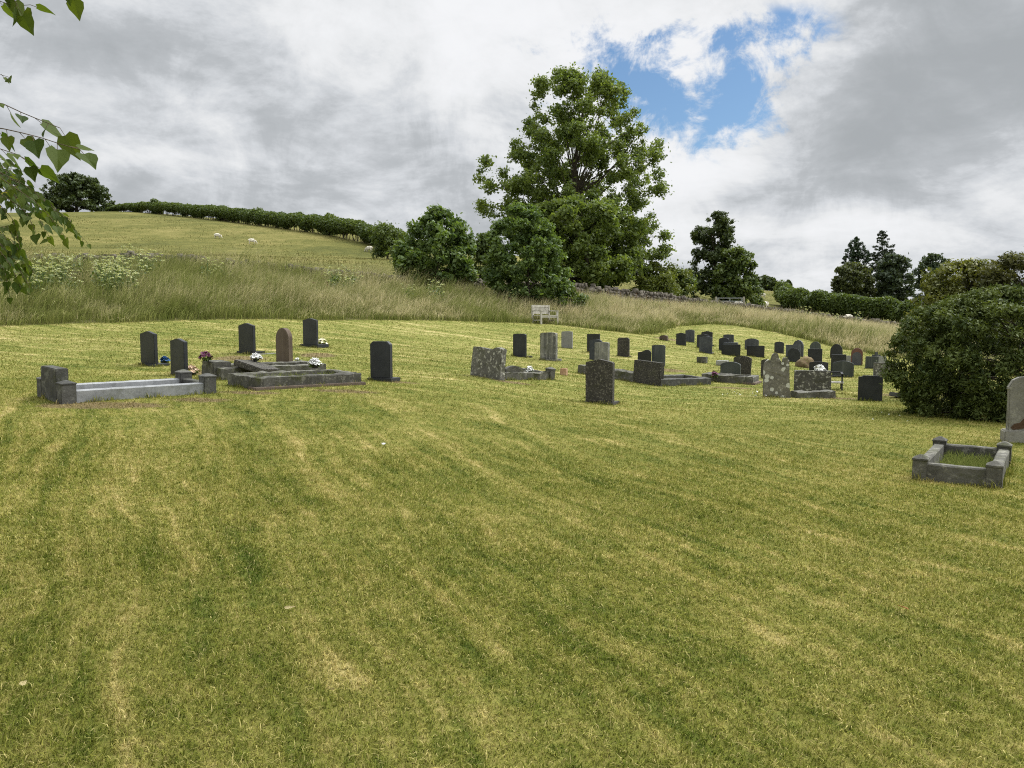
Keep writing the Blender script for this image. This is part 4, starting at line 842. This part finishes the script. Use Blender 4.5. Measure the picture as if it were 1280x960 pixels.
def rail(bm, p, q, w, h, z0=-.12, jit=0.0):
    """kerb rail from p to q (local x, y), w wide, top at h"""
    p, q = Vector((*p, 0)), Vector((*q, 0)); d = (q - p); L = d.length; ang = math.atan2(d.y, d.x); n = max(1, int(L / .12))
    vs = []
    r = bmesh.ops.create_grid(bm, x_segments=1, y_segments=1, size=.5); bmesh.ops.delete(bm, geom=r['verts'], context='VERTS')
    m = Matrix.Translation(p) @ Matrix.Rotation(ang, 4, 'Z'); ring = []
    for i in range(n + 1):
        x = L * i / n; b = .012
        sec = [(-w / 2, z0), (-w / 2, h - b), (-w / 2 + b, h), (w / 2 - b, h), (w / 2, h - b), (w / 2, z0)]
        ring.append([bm.verts.new(m @ Vector((x, yy + rnd.gauss(0, jit), zz + (rnd.gauss(0, jit) if zz > 0 else 0)))) for yy, zz in sec])
    for i in range(n):
        for k in range(6): bm.faces.new((ring[i][k], ring[i][(k + 1) % 6], ring[i + 1][(k + 1) % 6], ring[i + 1][k]))
    bm.faces.new(list(reversed(ring[0]))); bm.faces.new(ring[-1]); bmesh.ops.recalc_face_normals(bm, faces=bm.faces)
def post(bm, x, y, s, h):
    box(bm, (x, y, h / 2 - .06), (s, s, h + .12), None, .006)
def post_cap(bm, x, y, s, h, cap=.05):
    a = s / 2 + .005; q = [(x + i * a, y + j * a) for i, j in ((-1, -1), (1, -1), (1, 1), (-1, 1))]
    lo = [bm.verts.new((*p, h - .004)) for p in q]; mi = [bm.verts.new((*p, h + .014)) for p in q]; hi = [bm.verts.new((x + i * s * .10, y + j * s * .10, h + cap)) for i, j in ((-1, -1), (1, -1), (1, 1), (-1, 1))]
    for i in range(4):
        k = (i + 1) % 4; bm.faces.new((lo[i], lo[k], mi[k], mi[i])); bm.faces.new((mi[i], mi[k], hi[k], hi[i]))
    bm.faces.new(hi); bm.faces.new(list(reversed(lo)))
def kerb_plot(u, v, a, L, W, label, h=.18, w=.12, m='kerb', posts=(), ps=.18, ph=.24, sides='nfeh', sink=0.0, jit=.004, foot=None, nearm=None, name='kerbed_grave', hh=None, cat='grave'):
    """kerbed grave; sides: n near rail, f far rail, e end rail, h head rail; posts among nl nr fl fr"""
    O, rot = frame_at(u, v, a, L, W, sink); root = empty(name, O, label, cat); root.rotation_euler = rot
    e = ps / 2 if posts else 0
    ca, sa = math.cos(R(a)), math.sin(R(a)); A, B_, C_, D_ = (O.x, O.y), (O.x + sa * L, O.y + ca * L), (O.x - ca * W, O.y + sa * W), (O.x - ca * W + sa * L, O.y + sa * W + ca * L)
    FOOT.extend([(*B_, *A), (*A, *C_), (*D_, *B_)])
    R_ = {'n': ((-w / 2, e), (-w / 2, L - e)), 'f': ((-W + w / 2, e), (-W + w / 2, L - e)), 'e': ((-W + w + (e - w / 2 if e else 0), L - w / 2), (-w - (e - w / 2 if e else 0), L - w / 2)), 'h': ((-W + w + (e - w / 2 if e else 0), w / 2), (-w - (e - w / 2 if e else 0), w / 2))}
    for k in sides:
        bm = bmesh.new(); rail(bm, *R_[k], w, (h if k != 'h' or hh is None else hh), jit=jit); bm_obj('kerb', bm, M[nearm if (nearm and k in nearm_sides) else m], root)
    for k in posts:
        bm = bmesh.new(); post(bm, -w / 2 if k[0] == 'n' else -W + w / 2, 0 + w / 2 if k[1] == 'l' else L - w / 2, ps, ph); cp = bm_obj('corner_post', bm, M[m], root)
        bm = bmesh.new(); post_cap(bm, -w / 2 if k[0] == 'n' else -W + w / 2, 0 + w / 2 if k[1] == 'l' else L - w / 2, ps, ph); bm_obj('cap', bm, M[m], cp)
    if foot:
        bm = bmesh.new(); box(bm, (-w / 2 + .02, L / 2, -.005), (w + .12, L + .1, .11), None, .01); bm_obj('footing', bm, M[foot], root)
    return root
nearm_sides = 'nf'
def head_on(root, W, kind, w, h, t, m, y=.1, ph=None, pw=None, pd=.32, rough=0.0, xc=None, z=0.0, taper=0.0):
    xc = -W / 2 if xc is None else xc
    if ph:
        bm = bmesh.new(); box(bm, (xc, y, ph / 2 - .06), (pw or w * 1.15, pd, ph + .12 - .004), None, .01); bm_obj('plinth', bm, M[m], root)
    o = bm_obj('tablet', tablet_bm(kind, w, h, t, .01, 0 if ph else .12, rough, taper), M[m], root); o.location = (xc, y, (ph or 0) + z); return o
def inside_grass(root, W, L, label_unused, n, hgt, z=.0):
    P = np.c_[rng.uniform(-W + .14, -.14, n), rng.uniform(.14, L - .14, n), np.full(n, z)]
    V, T, t, r = blades(P, rng.uniform(0, 6.28, n), rng.uniform(.1, .8, n), hgt * rng.uniform(.5, 1.4, n), .012 * rng.uniform(.6, 1.4, n), 2, rng.random(n) * .5)
    o = link('grass', np_mesh('grass', V, T, {'t': t * .35, 'rnd': r}), M['meadow'], root); o['kind'] = 'stuff'; return o

def flowers(loc, m, label, n=40, r=.11, h=.12, petal=.045, pot=None, cat='flowers', name='flower_bunch', leaves=30):
    root = empty(name, loc, label, cat); 
    th = rng.uniform(0, 6.28, n); q = rng.random(n) ** .5; P = np.c_[np.cos(th) * q * r, np.sin(th) * q * r, h + (1 - q ** 2) * r * .8 + rng.normal(0, .012, n)]
    V, Q, k = [], [], 0
    for p in P:                                              # each bloom a little cup of five petals
        nn = np.array([p[0] * 3, p[1] * 3, .35]) + rng.normal(0, .1, 3); nn /= np.linalg.norm(nn); u = np.cross(nn, [0.2, .9, .1]); u /= np.linalg.norm(u); w = np.cross(nn, u); c = p
        for j in range(5):
            t = 2 * math.pi * j / 5; d = u * math.cos(t) + w * math.sin(t); e = u * math.cos(t + .6) + w * math.sin(t + .6); f = u * math.cos(t - .6) + w * math.sin(t - .6); s = petal * rng.uniform(.8, 1.2)
            V += [c, c + f * s * .6 + nn * s * .2, c + d * s + nn * s * .45, c + e * s * .6 + nn * s * .2]; Q.append((k, k + 1, k + 2, k + 3)); k += 4
    link('blooms', np_mesh('blooms', V, Q, None, 4), M[m], root)
    if leaves:
        th = rng.uniform(0, 6.28, leaves); P2 = np.c_[np.cos(th) * r * .8, np.sin(th) * r * .8, rng.uniform(h * .3, h + r * .3, leaves)]
        L = leaf_quads(P2, .07, rng.random(leaves)); link('leaves', np_mesh('leaves', L[0], L[1], {'rnd': L[2]}, 4), M['syc'], root)
    bm = bmesh.new(); bmesh.ops.create_cone(bm, cap_ends=True, segments=14, radius1=r * .5, radius2=r * .7, depth=h, matrix=Matrix.Translation((0, 0, h / 2 - .005))); bm_obj('pot', bm, M[pot or 'pot'], root)
    return root

def build_graves():
    # --- upper group of slates, from the meadow edge down
    stone(177, 414, 197, 457, 'peak', 'slate', 'black slate headstone with blue flowers at its foot', plinth=.07, a=38, pd=.36)
    stone(214, 423, 234.5, 469, 'peak', 'slate', 'black slate headstone leaning a little, right behind the granite kerbed grave', lean=1.5, a=40)
    stone(299, 404, 319.5, 442, 'peak', 'slate', 'black slate headstone on a pale concrete foundation slab', plinth=.08, a=38, slab=True, pd=.36)
    stone(345.5, 410, 366, 453.5, 'round', 'brown', 'brown sandstone headstone with a round top', a=38, t=.12)
    stone(379, 398, 398, 433.5, 'peak', 'slate', 'highest black slate headstone below the long grass, cream flowers beside it', plinth=.09, a=34, pd=.42, pw=1.3)
    stone(463, 426.5, 491, 476, 'chamfer', 'slate', 'dark granite headstone with cut corners standing alone on the mown grass', plinth=.08, a=24, t=.1, pw=1.2, pd=.34)
    flowers(at(206, 455) + Vector((0, 0, 0)), 'blue', 'small bunch of blue flowers at the foot of a black slate', r=.09, h=.07)
    flowers(at(239, 469), 'peach', 'peach coloured flowers on the grass behind the granite kerbed grave', r=.15, h=.05, leaves=8)
    flowers(at(402.5, 432.5), 'cream', 'cream and yellow flowers beside the highest black slate', r=.14, h=.08, n=50)
    flowers(at(372, 452.5), 'white', 'tiny white posy on the grass by the brown headstone', r=.06, h=.03, n=14, leaves=4)
    # --- kerbed grave with pale granite rails
    W, L = .95, 2.1
    g = kerb_plot(79, 505, 43, L, W, 'long kerbed grave with pale granite rails and a low dark headstone', h=.17, w=.13, m='kerbdark', posts=('nl', 'nr', 'fl', 'fr'), ps=.19, ph=.26, sides='nfe', nearm='granitekerb', jit=.001)
    head_on(g, W, 'flat', .62, .46, .16, 'kerbdark', y=.05)
    bm = bmesh.new(); box(bm, (-W / 2, L / 2, .04), (W - .3, L - .3, .06), None, .004); bm_obj('cover_slab', bm, M['granitekerb'], g)
    # --- raised mossy kerb with a fallen slab across its head
    W, L = 1.0, 2.0
    g = kerb_plot(320, 488, 45, L, W, 'raised mossy kerbed grave with tufts of grass growing inside', h=.205, w=.15, m='kerb', foot='brown', jit=.007)
    inside_grass(g, W, L, '', 500, .16, .05)
    O = g.matrix_basis if False else None
    P = at(322, 474); bm = bmesh.new(); box(bm, (0, 0, 0), (.64, .55, .11), None, .012)
    o = bm_obj('fallen_slab', bm, M['speckled']); o.location = P + Vector((0, 0, .22)); o.rotation_euler = (R(-4), R(15), R(-20)); tag(o, 'dark fallen headstone slab lying tilted on the raised mossy kerb', 'slab')
    # --- second kerb behind it
    W, L = .9, 2.1
    g = kerb_plot(277, 475.5, 47, L, W, 'low lichened kerbed grave tucked behind the raised mossy one', h=.22, w=.15, m='kerb', jit=.006)
    bm = bmesh.new(); box(bm, (-W / 2, .1, .1), (.5, .34, .44), None, .015); bm_obj('vase_block', bm, M['kerb'], g)
    flowers(at(258, 474) + Vector((0, 0, .33)), 'purple', 'purple flowers in a pot on the block of the low kerbed grave', r=.10, h=.06)
    flowers(at(394, 473) + Vector((0, 0, .2)), 'white', 'round bouquet of white flowers on the end of the low kerbed grave', r=.115, h=.07, n=60)
    flowers(P + Vector((-.10, .25, .33)), 'white', 'white flowers on top of the fallen slab', r=.09, h=.04, n=34, leaves=6)
    # --- middle group
    W, L = .75, 1.9
    g = kerb_plot(624, 475, 40, L, W, 'old kerbed grave with a wide lichen spotted headstone broken at one corner', h=.16, w=.13, m='kerb', sides='nfe', posts=('nr',), ps=.17, ph=.24, jit=.012)
    head_on(g, W, 'knob', .84, .68, .17, 'crustblock', y=.02, rough=.012)
    bm = tablet_bm('segment', .55, .20, .12, .01, .05, .01); o = bm_obj('fallen_piece', bm, M['kerb'], g); o.location = (-.10, .55, .1); o.rotation_euler = (0, 0, R(85))
    flowers(at(662, 473) + Vector((0, 0, .12)), 'white', 'white flower ball with green leaves on the old broken kerb', r=.08, h=.06, n=30)
    stone(641, 417, 658.5, 446, 'low', 'slate', 'thin black slate headstone above the old broken kerb', plinth=.05, a=36, pd=.4)
    stone(675, 415.5, 697, 450.5, 'low', 'grey', 'thick streaked grey granite headstone below the bench', plinth=.07, a=30, t=.14, rough=.004, pd=.4)
    stone(701.5, 414, 716, 435, 'low', 'pale', 'small pale grey headstone just below the bench', a=24)
    stone(733.5, 417.5, 750, 440.5, 'flat', 'black', 'plain square topped black headstone behind a blue slate', a=30)
    stone(736.5, 424, 753, 450, 'segment', 'blueslate', 'smooth blue slate headstone sandwiched between black and streaked stones', a=30)
    stone(743, 427.5, 762, 455, 'low', 'grey', 'lichen streaked ribbed headstone peeping over the speckled one', a=28, t=.14, rough=.006)
    stone(731.5, 448.5, 768, 504, 'gable', 'speckled', 'large dark speckled headstone standing nearest to the open lawn', a=25, t=.14, plinth=.05, pd=.42, pw=1.1)
    stone(771.5, 422, 787, 445.5, 'chamfer', 'speckled', 'small speckled headstone with cut corners, alone on the slope below the tall grass', a=25, t=.12, plinth=.04)
    g = kerb_plot(801, 479, 42, .5, 1.95, 'long low mossy kerb passing behind the large speckled headstone', h=.22, w=.2, m='kerb', sides='nfeh', jit=.01)
    o = bm_obj('stone_block', tablet_bm('flat', .16, .17, .14, .01, .05, .006), M['terracotta']); o.location = at(705, 469); o.rotation_euler = (0, 0, R(-20)); tag(o, 'little terracotta coloured block on the grass beyond the old broken kerb', 'block')
    W, L = .9, 1.9
    g = kerb_plot(826, 483, 52, L, W, 'dark kerbed grave with a wide square black speckled headstone', h=.17, w=.14, m='kerbdark', sides='nfe', jit=.004)
    head_on(g, W, 'flat', .86, .56, .16, 'speckled', y=.03, rough=.004)
    stone(797, 437, 814, 457, 'ogee', 'black', 'black headstone with a lopsided wave top', a=28)
    stone(814.5, 431, 831.5, 457, 'low', 'greenslate', 'streaked green grey headstone next to the wave topped black one', a=30)
    stone(824.5, 419, 835.5, 425.5, 'segment', 'brown', 'stub of brown stone low in the grass by the tall grass corner', a=30, t=.2, rough=.015)
    stone(845, 416, 857.5, 431.5, 'peak', 'slate', 'small peaked slate standing in front of a paler twin', a=30)
    stone(856.5, 412, 868, 427.5, 'peak', 'blueslate', 'small peaked bluish slate, farthest up by the tall grass', a=30)
    stone(876.5, 414, 890.5, 432, 'peak', 'black', 'jet black peaked headstone hidden behind two slates', a=30, plinth=.06)
    stone(871, 417.5, 886, 435.5, 'peak', 'slate', 'slate headstone half hidden behind its taller blue grey neighbour', a=32)
    stone(874, 420, 890, 441.5, 'peak', 'blueslate', 'blue grey peaked slate in front of two darker ones', a=30, plinth=.05)
    stone(904, 418, 917, 431, 'low', 'blueslate', 'pale bluish slate behind the black book shaped headstone', a=30)
    stone(898.5, 422, 911, 438.5, 'segment', 'slate', 'dark slate between the pale slate and the black book shaped headstone', a=32)
    stone(902, 430.5, 925, 444.5, 'flat', 'black', 'wide black book shaped headstone with a bright sloping ledge on top', a=26, t=.1)
    stone(904.5, 428, 922.5, 440, 'flat', 'blueslate', 'low grey stone showing its bright ledge over the wide black one', a=26, t=.3)
    stone(931, 423, 948, 438, 'segment', 'blueslate', 'pale streaked round shouldered slate behind a wide black stone', a=28)
    stone(933.5, 432, 955, 446, 'flat', 'black', 'wide black headstone with dry grass at its foot', a=26)
    stone(968, 427, 979.5, 441.5, 'segment', 'slate', 'small lone slate above the great lichen covered headstone', a=30)
    stone(871, 446, 884.5, 453.5, 'flat', 'kerb', 'rough low grey stub of stone on the slope', a=30, t=.22, rough=.012)
    stone(895, 450.5, 911, 457, 'flat', 'pale', 'flat pale slab behind the round cornered headstone', a=30, t=.3)
    stone(916, 444.5, 938, 469, 'segment', 'speckled', 'lichen flecked headstone tilting behind the round cornered one', a=22, lean=3, t=.12, rough=.006, taper=-.0)
    W, L = .85, 2.2
    g = kerb_plot(940.5, 481, 30, .7, 1.35, 'kerbed plot with thick lichened kerb carrying a round cornered headstone', h=.19, w=.2, m='kerb', sides='nfeh', foot='brown', jit=.008)
    stone(900.5, 452, 925.5, 471.5, 'segment', 'greenslate', 'round cornered green grey headstone standing on a lichened kerb', a=24, t=.12)
    flowers(at(893, 478) + Vector((0, 0, .14)), 'purple', 'mauve flowers on the lichened kerb before the round cornered headstone', r=.09, h=.05, n=26)
    stone(951, 449, 962, 473, 'segment', 'speckled', 'dark headstone almost hidden behind the great lichen covered one', a=20)
    stone(953.5, 440.5, 987, 496.5, 'broken', 'crust', 'great old headstone with a broken ornate top and white lichen crusts', a=14, t=.14, rough=.010, bev=.012)
    # --- group by the yew
    stone(991, 425, 1004, 446, 'gothic', 'blueslate', 'pointed arch slate headstone at the meadow edge', a=36, t=.14)
    stone(982.5, 431, 1000, 447, 'flat', 'blueslate', 'square grey stone between the pointed arch slate and a round topped one', a=28)
    stone(984.5, 435, 999.5, 452.5, 'round', 'slate', 'dark round topped slate in front of the square grey stone', a=24)
    stone(1012.5, 427, 1025.5, 441, 'round', 'greenslate', 'weathered round topped grey headstone behind a straight black one', a=28)
    stone(1010, 436, 1027, 454, 'flat', 'slate', 'straight sided black headstone with a bright flat top', a=26, t=.14, taper=.0)
    stone(1012, 452, 1034.5, 464, 'low', 'black', 'low wide jet black headstone behind a row of white flowers', a=26)
    flowers(at(1024, 465.5), 'white', 'row of white flowers in front of the low jet black headstone', r=.2, h=.08, n=50, leaves=4)
    stone(1038, 430, 1052.5, 448, 'gothic', 'slate', 'slate with a stepped pointed top behind a flat black headstone', a=28)
    stone(1039, 443, 1056.5, 466, 'flat', 'black', 'tall flat topped black headstone behind the grey arched one', a=26, t=.14)
    stone(1041, 451, 1066, 471.5, 'segment', 'greenslate', 'smooth mid grey headstone with a bright arched top', a=24, t=.12)
    stone(1055.5, 444.5, 1064.5, 453, 'flat', 'pale', 'small pale stone between the red headstone and a black one', a=26)
    stone(1064, 435, 1077.5, 456.5, 'round', 'red', 'round topped red granite headstone with a grey face', a=24, t=.14, face='redface')
    stone(1090, 440, 1100, 452, 'cross', 'blueslate', 'small stone cross rising behind grey stones by the yew', a=24)
    stone(1082, 445.5, 1097, 461, 'flat', 'greenslate', 'square grey headstone with pale flecks in front of the stone cross', a=26, plinth=.06)
    stone(1096, 445, 1107, 458, 'flat', 'pale', 'small pale tablet above the wide lichened block near the yew', a=26)
    stone(1092.5, 453.5, 1121, 471, 'flat', 'crustblock', 'wide lichened stone block touching the yew branches', a=14, t=.16, rough=.008)
    W, L = .7, 1.6
    g = kerb_plot(1085, 497.5, 50, .3, 1.75, 'low pale kerb stones in the grass beneath the lichened block', h=.14, w=.13, m='kerb', sides='n', jit=.012, name='kerb_row', cat='kerb')
    stone(993, 463, 1037, 492, 'flat', 'crustblock', 'broad square lichen speckled block standing on low kerb stones', a=16, t=.2, rough=.006)
    P = at(1040, 497); Pq = at(992, 497); bm = bmesh.new(); dv = P - Pq; rail(bm, (0, 0), (dv.xy.length, 0), .26, .13, jit=.012); o = bm_obj('kerb_stone', bm, M['kerb']); o.location = Pq; o.rotation_euler = (0, 0, math.atan2(dv.y, dv.x)); tag(o, 'sunken lichened kerb stone at the foot of the broad square block', 'kerb')
    stone(1073, 469, 1101.5, 501, 'step', 'slate', 'dark slate slab headstone with a stepped top, nearest the yew', a=12, lean=0, t=.09)
    P = at(1130, 497.5); bm = bmesh.new(); box(bm, (0, 0, 0), (.42, .5, .09), None, .012); o = bm_obj('flat_slab', bm, M['kerbdark']); o.location = P + Vector((.02, 0, .04)); o.rotation_euler = (R(4), R(8), R(25)); tag(o, 'flat slab half under the yew branches', 'slab')
    # soil heap
    P = at(1007, 459); s = P.y / F; bm = bmesh.new(); bmesh.ops.create_icosphere(bm, subdivisions=4, radius=1)
    from mathutils import noise
    for v in bm.verts:
        k = 1 + .22 * noise.noise(v.co * 1.6) + .12 * noise.noise(v.co * 5); v.co = Vector((v.co.x * 11.5 * s * k, v.co.y * .45 * k, max(-.1, v.co.z * 13 * s * k + .02 * noise.noise(v.co * 14))))
    o = bm_obj('soil_heap', bm, M['soil'], None, True); o.location = P; tag(o, 'heap of brown dug earth and dead flowers between the headstones', 'soil heap')
    # dark iron seat behind the lichened block
    P = at(1045, 487); s = P.y / F; a = R(-20)
    t = empty('iron_seat', P, 'black iron seat partly hidden by the broad lichen speckled block', 'bench', None, a)
    h = 21 * s
    for x in (-.62, .12):
        bm = bmesh.new(); bar(bm, (x, -.24, 0), (x, -.20, h * .42), .035); bar(bm, (x, .22, 0), (x, .2, h * .45), .035); bar(bm, (x, -.22, h * .42), (x, -.16, h * .93), .035); bar(bm, (x, -.23, h * .41), (x, .22, h * .41), .034); bm_obj('leg_frame', bm, M['iron'], t)
        bm = bmesh.new(); bar(bm, (x, -.28, h * .96), (x, .24, h * .98), .05, .03); bm_obj('armrest', bm, M['iron'], t)
    bm = bmesh.new()
    for k in range(4): bar(bm, (-.66, -.2 + .11 * k, h * .45), (.16, -.2 + .11 * k, h * .45), .08, .025)
    bm_obj('seat', bm, M['wood'], t)
    bm = bmesh.new(); bar(bm, (-.66, .26, h * 1.0), (.16, .26, h * 1.0), .06, .03); bar(bm, (-.66, .25, h * .78), (.16, .25, h * .78), .06, .03); bm_obj('backrest', bm, M['iron'], t)
    # big old headstone at the edge of the view
    P = at(1276, 552.5); s = P.y / F; a = 20; w = 46 * s; h = 84 * s
    root = empty('headstone', P + Vector((.06, 0, -.02)), 'large grey shouldered headstone with a flaked brown scar near its foot', 'headstone', None, R(-a))
    o = bm_obj('tablet', tablet_bm('shoulder', w * .93, h * .8 + .01, .13, .012, .02, .006), M['oldstone'], root); o.location = (0, 0, h * .2)
    bm = bmesh.new(); box(bm, (0, 0, h * .1 - .04), (w * 1.12, .24, h * .2 + .08), None, .015); bm_obj('plinth', bm, M['oldstone'], root)
    bm = bmesh.new(); f = bm.faces.new([bm.verts.new((x * w, -.069, z * h)) for x, z in ((-.40, .24), (-.32, .30), (-.18, .32), (-.08, .40), (.1, .42), (.3, .46), (.42, .44), (.42, .24), (.2, .22), (0, .25), (-.2, .22), (-.34, .21))])
    r = bmesh.ops.extrude_face_region(bm, geom=[f]); bmesh.ops.translate(bm, vec=(0, .03, 0), verts=[v for v in r['geom'] if isinstance(v, bmesh.types.BMVert)]); bmesh.ops.recalc_face_normals(bm, faces=bm.faces)
    bm_obj('flaked_patch', bm, M['scar'], root)
    # child's kerb set
    g = kerb_plot(1250, 611, 35, 1.6, .74, 'small child sized grave kerb set with four capped corner posts and grass inside', h=.175, w=.105, m='kerb', posts=('nl', 'nr', 'fl', 'fr'), ps=.135, ph=.205, jit=.0015)
    inside_grass(g, .74, 1.6, '', 1500, .12, .0)
    return

def build_bench():
    P = at(687, 405.5); s = P.y / F; t = empty('wooden_bench', P, 'weathered wooden bench with one visible arm at the edge of the long grass', 'bench', None, R(50)); w = 1.28
    for x in (-w / 2, w / 2):
        bm = bmesh.new(); bar(bm, (x, .02, 0), (x, .02, .62), .075); bm_obj('leg', bm, M['wood'], t)
        bm = bmesh.new(); bar(bm, (x, .50, 0), (x, .56, .92), .075); bm_obj('leg', bm, M['wood'], t)
        bm = bmesh.new(); bar(bm, (x, -.03, .645), (x, .54, .66), .09, .045); bm_obj('armrest', bm, M['wood'], t)
        bm = bmesh.new(); bar(bm, (x, .05, .2), (x, .5, .2), .05); bm_obj('stretcher', bm, M['wood'], t)
    bm = bmesh.new()
    for k in range(5): bar(bm, (-w / 2 - .02, .03 + .11 * k, .43), (w / 2 + .02, .03 + .11 * k, .43), .085, .03)
    bar(bm, (-w / 2, .02, .37), (w / 2, .02, .37), .03, .09); bm_obj('seat', bm, M['wood'], t)
    bm = bmesh.new(); bar(bm, (-w / 2, .555, .88), (w / 2, .555, .88), .045, .10); bar(bm, (-w / 2, .53, .54), (w / 2, .53, .54), .04, .06)
    for k in range(15):
        x = -w / 2 + .07 + k * (w - .14) / 14; bar(bm, (x, .532, .56), (x, .553, .85), .05, .02)
    bm_obj('backrest', bm, M['wood'], t)

# ------------------------------------------------------------------ wild flowers on the bank, litter on the lawn
def build_plants():
    protos = []
    def parsley():
        n = 9; tubes, V, Q, k = [], [], [], 0; heads = []; Hh = rng.uniform(1.15, 1.5)
        tubes.append(limb((0, 0, -.1), (rng.normal(0, .08), rng.normal(0, .08), Hh), .012, .004, 0, 5)); heads.append((tubes[-1][0][-1], .075))
        for i in range(n):
            z = Hh * rng.uniform(.35, .85); a = rng.uniform(0, 6.28); l = rng.uniform(.18, .42); e = np.array([math.cos(a) * l, math.sin(a) * l, min(Hh + .05, z + l * rng.uniform(.8, 1.5))]); tubes.append(limb((0, 0, z), e, .006, .003, -.05, 4)); heads.append((e, rng.uniform(.045, .075)))
        P = []
        for c, r in heads:
            m = 34; th = rng.uniform(0, 6.28, m); q = rng.random(m) ** .5; P.append(np.c_[c[0] + np.cos(th) * q * r, c[1] + np.sin(th) * q * r, c[2] + (1 - q * q) * .03 + rng.normal(0, .006, m)])
        P = np.concatenate(P); Lq = leaf_quads(P, .034 * rng.uniform(.7, 1.3, len(P)), rng.random(len(P)), np.tile([0, 0, 1.6], (len(P), 1)), .9, 2)
        m2 = 60; a = rng.uniform(0, 6.28, m2); rr = rng.uniform(.03, .3, m2); L2 = leaf_quads(np.c_[np.cos(a) * rr, np.sin(a) * rr, rng.uniform(.1, .75 * Hh, m2)], .13, rng.random(m2))
        return np_mesh('blossom', Lq[0], Lq[1], {'rnd': Lq[2]}, 4), np_mesh('stem', *join_np(tubes), None, 4), np_mesh('leaves', L2[0], L2[1], {'rnd': L2[2]}, 4)
    sets = [parsley() for _ in range(5)]
    spots = []
    def patch(n, u0, u1, d0, d1):
        for _ in range(n):
            u = rng.uniform(u0, u1); az = math.atan((u - 640) / F); r0 = float(np.interp(az, E_az, E_r)); r1 = float(np.interp(az, W_az, W_r)); r = r0 + (r1 - r0) * rng.uniform(d0, d1); spots.append((math.sin(az) * r, math.cos(az) * r))
    patch(46, 0, 185, .2, .85); patch(8, 100, 190, .3, .6); patch(6, 415, 445, .4, .75); patch(2, 255, 300, .3, .6); patch(3, 500, 560, .3, .5); patch(1, 640, 660, .2, .4); patch(3, 1000, 1100, .3, .6); patch(2, 185, 200, .5, .7)
    for i, (x, y) in enumerate(spots):
        u, s, l = sets[i % 5]
        root = empty('cow_parsley', (x, y, gz(x, y)), 'cow parsley plant with flat creamy flower heads among the long bank grass', 'wildflower', 'cow parsley on the bank', rng.uniform(0, 6.28)); root.scale = (1,) * 3 if False else tuple([rng.uniform(.85, 1.2)] * 3)
        link('blossom', u, M['umbel'], root); link('stem', s, M['stem'], root); link('leaves', l, M['thorn'], root)
    # dock spikes
    def dock():
        P, tubes = [], []
        for i in range(1):
            h = rng.uniform(.8, 1.1); a = rng.uniform(0, 6.28); b = np.array([.06 * math.cos(a), .06 * math.sin(a), 0]); tubes.append(limb(b - [0, 0, .1], b * 2 + [0, 0, h], .01, .004, 0, 4))
            m = 60; z = rng.uniform(.45, 1, m); P.append(np.c_[b[0] * (1 + z) + rng.normal(0, .025, m), b[1] * (1 + z) + rng.normal(0, .025, m), z * h])
        P = np.concatenate(P); L = leaf_quads(P, .05, rng.random(len(P))); return np_mesh('seed_spike', L[0], L[1], {'rnd': L[2]}, 4), np_mesh('stem', *join_np(tubes), None, 4)
    ds = [dock() for _ in range(3)]; spots = []
    patch(18, 745, 860, .35, .95); patch(6, 560, 720, .2, .9); patch(6, 860, 1000, .3, .8); patch(4, 330, 470, .3, .8)
    for i, (x, y) in enumerate(spots):
        root = empty('dock_plant', (x, y, gz(x, y)), 'dock plant with rusty brown seed spikes in the long bank grass', 'wildflower', 'docks on the bank', rng.uniform(0, 6.28))
        link('seed_spike', ds[i % 3][0], M['dock'], root); link('stem', ds[i % 3][1], M['stem'], root)
    # daisies in the turf
    V, Q, k = [], [], 0
    for u0, u1, v0, v1, n in ((900, 985, 489, 498, 60), (1090, 1190, 518, 532, 8)):
        for _ in range(n):
            P = at(rng.uniform(u0, u1), rng.uniform(v0, v1)); r = .010 * rng.uniform(.8, 1.3); z = P.z + .045; tx, ty = rng.normal(0, .3, 2)
            for j in range(8): t = j * math.pi / 4; a, b = r * math.cos(t), r * math.sin(t); V.append((P.x + a, P.y + b, z + a * tx + b * ty))
            Q.append([k + j for j in range(8)]); k += 8
    tag(link('daisies', np_mesh('daisies', V, Q, None, 8), M['white']), 'tiny white daisies in the turf before the great lichen covered headstone', 'daisies', kind='stuff')
    # small litter on the lawn
    def leaf(u, v, s, label, m, name='fallen_leaf', rot=0.5, long=1.0):
        P = at(u, v); vv, f = lime_leaf(np.zeros(3), np.array([1., .2, .25]), np.array([.1, -.3, 1.]), s, 0); bm = bmesh.new(); q = [bm.verts.new((p[0] * long, p[1] / long, p[2])) for p in vv]
        for g in f: bm.faces.new([q[i] for i in dict.fromkeys(g)])
        r = bmesh.ops.solidify(bm, geom=bm.faces[:], thickness=.002); o = bm_obj(name, bm, M[m]); o.location = P + Vector((0, 0, .035)); o.rotation_euler = (0, 0, rot); tag(o, label, 'leaf')
    leaf(1134, 769, .055, 'curled brown fallen leaf alone on the open lawn', 'deadleaf', rot=2.2)
    leaf(357, 768, .035, 'pale yellow sliver of leaf on the lawn', 'straw', rot=.1, long=1.7)
    leaf(27, 866, .03, 'tiny yellow leaf on the lawn near the bottom corner', 'straw', rot=1.1)
    leaf(478, 559, .05, 'small pale petal on the lawn below the cut cornered headstone', 'white', 'petal', .4)

build_wall(); build_graves(); build_bench(); build_gate(); build_trees(); build_lime(); build_sheep(); build_plants()
build_lawn(); build_meadow(); field_tufts()
